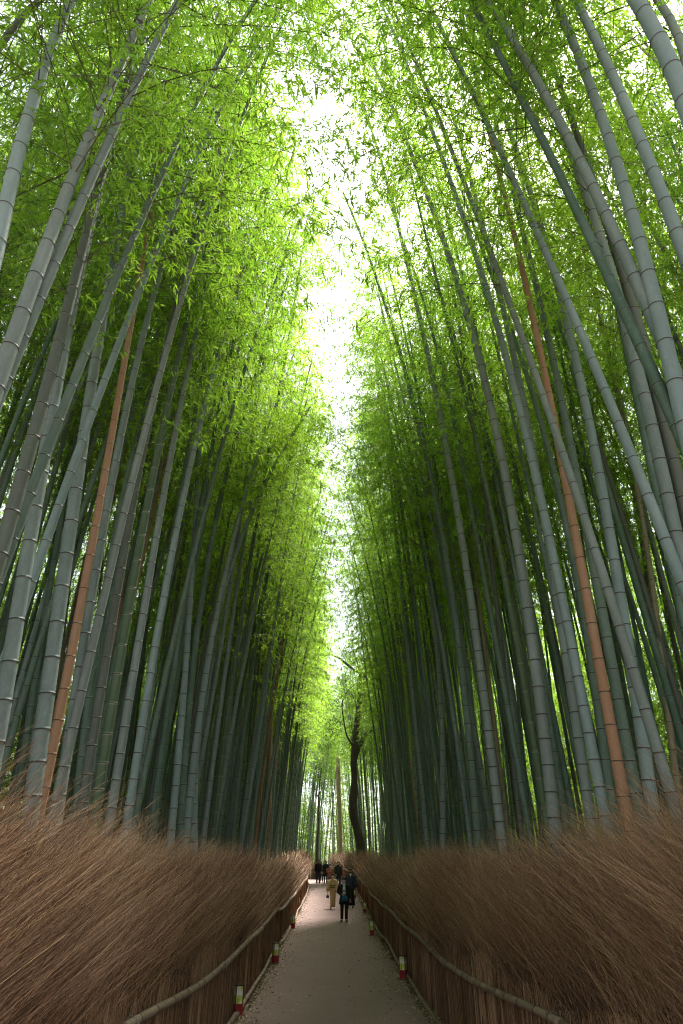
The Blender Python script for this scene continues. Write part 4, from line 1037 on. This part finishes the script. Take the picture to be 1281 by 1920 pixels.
person('walker in black coat and striped shirt with teal bag at the waist', 645.5, 1730, 1.62, [relaxed(1, 0.04, -0.06), [(-0.27, 0.0, 1.14), (-0.13, -0.18, 1.06), (-0.06, -0.20, 1.05)]], 0.35, p1)
def p2(root, j):
    MB().loft([(0, -0.02, 0.10, 0.14, 0.13), (0, -0.01, 0.35, 0.15, 0.135), (0, 0, 0.70, 0.165, 0.14), (0, 0, 0.95, 0.165, 0.135), (0, 0, 1.10, 0.15, 0.125), (0, 0, 1.28, 0.175, 0.125), (0, 0, 1.38, 0.18, 0.115), (0, 0.008, 1.44, 0.13, 0.09), (0, 0.01, 1.475, 0.065, 0.065)], 18, power=2.3).build('kimono', M['beige'], root, True)
    MB().loft([(0, 0, 1.00, 0.168, 0.140), (0, 0, 1.17, 0.166, 0.138)], 18).build('obi', M['obi_gold'], root, True)
    for z in (1.03, 1.12): MB().loft([(0, 0, z, 0.172, 0.144), (0, 0, z + 0.035, 0.172, 0.144)], 18).build('obi_cord', M['obi'], root, True)
    for sgn, arm in zip((1, -1), j['arms']):
        sh = np.array((0.15 * sgn, 0, 1.40)); w = np.array(arm[1]); e = np.array(arm[0])
        MB().tube(np.array([sh, (sh + e) / 2, e, (e + w) / 2 + [0, 0, -0.04], w + [0.0, 0, -0.02]]), np.array([0.085, 0.09, 0.10, 0.115, 0.11]), 12).build('sleeve', M['beige'], root, True)
    hair(root, j, 0.0); mask(root, j)
    MB().loft([(0, 0.10, 1.60, 0.05, 0.03), (0, 0.12, 1.64, 0.06, 0.05), (0, 0.10, 1.69, 0.04, 0.03)], 10).build('hair_bun', M['hair'], root, True)
    MB().loft([(-0.29, -0.06, 0.52, 0.06, 0.06), (-0.29, -0.06, 0.54, 0.085, 0.075), (-0.29, -0.06, 0.62, 0.08, 0.07), (-0.29, -0.06, 0.69, 0.035, 0.03)], 12).build('purse', M['purple'], root, True)
    MB().tube([[-0.29, -0.06, 0.68], [-0.28, -0.06, 0.80], [-0.27, -0.05, 0.86]], 0.008, 6).build('purse_string', M['purple'], root)
person('person in beige kimono with green-striped sash holding a purple drawstring purse', 624, 1706, 1.56, [[(0.24, 0.0, 1.13), (0.20, -0.06, 0.92), (0.19, -0.08, 0.84)], [(-0.25, 0.0, 1.13), (-0.27, -0.05, 0.92), (-0.275, -0.06, 0.85)]], 0.25, p2, head_tilt=0.5, shoe='white_cloth')
def p3(root, j):
    MB().loft([(0, 0, 0.10, 0.235, 0.18), (0, 0, 0.5, 0.20, 0.16), (0, 0, 1.0, 0.155, 0.125)], 18).build('hakama', M['black'], root, True)
    torso(root, 'navy', 0.78, 0.215, 0.15)
    for sgn, arm in zip((1, -1), j['arms']):
        sh = np.array((0.165 * sgn, 0, 1.41)); e = np.array(arm[0]); w = np.array(arm[1])
        MB().tube(np.array([sh, (sh + e) / 2, e, (e + w) / 2 + [0, 0, -0.03], w + [0, 0, 0.02]]), np.array([0.09, 0.095, 0.11, 0.125, 0.12]), 12).build('sleeve', M['navy'], root, True)
    MB().loft([(0, -0.10, 1.27, 0.012, 0.03), (0, -0.085, 1.38, 0.035, 0.04), (0, -0.03, 1.475, 0.06, 0.05)], 12).build('inner_collar', M['white_cloth'], root, True)
    hair(root, j); mask(root, j, 'mask_dark')
person('person in navy robe and wide black pleated trousers beside the tree-side fence', 657.5, 1703.5, 1.76, [relaxed(1, 0.06, -0.04), relaxed(-1, 0.02, 0.0)], 0.2, p3, head_tilt=0.4)
def p4(root, j):
    MB().loft([(0, 0, 0.22, 0.20, 0.16), (0, 0, 0.6, 0.175, 0.14), (0, 0, 0.98, 0.15, 0.12)], 16).build('skirt', M['skirt'], root, True)
    torso(root, 'salmon', 0.84, 0.19, 0.145, 'jacket'); sleeves(root, j, 'salmon', (0.085, 0.08, 0.055)); hair(root, j, 0.12); mask(root, j)
    cam_ = MB().box((0.02, -0.17, 1.0), (0.10, 0.06, 0.07)).build('camera_body', M['black'], root); MB().tube([[0.02, -0.2, 1.0], [0.02, -0.24, 1.0]], 0.03, 10).build('lens', M['white_cloth'], cam_)
person('person in salmon jacket and long dark skirt with hands raised to the chest', 618.5, 1671, 1.60, [[(0.25, -0.02, 1.18), (0.10, -0.20, 1.25), (0.04, -0.22, 1.29)], [(-0.25, -0.02, 1.18), (-0.10, -0.20, 1.22), (-0.04, -0.22, 1.25)]], 0.2, p4)
def p5(root, j):
    trousers(root, j, 'denim'); torso(root, 'plaid', 0.86, 0.205, 0.15, 'jacket'); sleeves(root, j, 'plaid'); hair(root, j); mask(root, j)
    MB().loft([(0, -0.02, 1.40, 0.13, 0.11), (0, -0.01, 1.45, 0.125, 0.11), (0, 0, 1.50, 0.09, 0.085)], 14).build('scarf', M['black'], root, True)
person('person in dark checked jacket, black scarf and blue jeans', 634.5, 1669, 1.74, [relaxed(1, 0.02), [(-0.24, 0.0, 1.13), (-0.18, -0.12, 0.94), (-0.15, -0.15, 0.88)]], 0.3, p5)
def p6(root, j):
    trousers(root, j, 'denim'); torso(root, 'black', 0.80, 0.20, 0.15); sleeves(root, j, 'black'); hair(root, j); mask(root, j)
person('person in black coat, dark jeans and white shoes near the bend', 596.5, 1659, 1.75, [relaxed(1, 0.0), relaxed(-1, 0.03)], 0.4, p6, shoe='white_cloth')
def p7(root, j):
    trousers(root, j, 'black', 0.85); torso(root, 'charcoal', 0.55, 0.20, 0.15); sleeves(root, j, 'charcoal'); hair(root, j, 0.1); mask(root, j, 'mask_blue')
person('person in long charcoal coat wearing a blue face mask', 610.5, 1658.5, 1.68, [relaxed(1, 0.0), relaxed(-1, 0.0)], 0.2, p7)
def p8(root, j):
    trousers(root, j, 'charcoal'); torso(root, 'pink', 0.70, 0.19, 0.145); sleeves(root, j, 'pink'); hair(root, j, 0.1); mask(root, j)
person('person in pale pink coat partly hidden behind the black-coated one', 602.5, 1655.5, 1.58, [relaxed(1, 0.0), relaxed(-1, 0.0)], 0.2, p8)
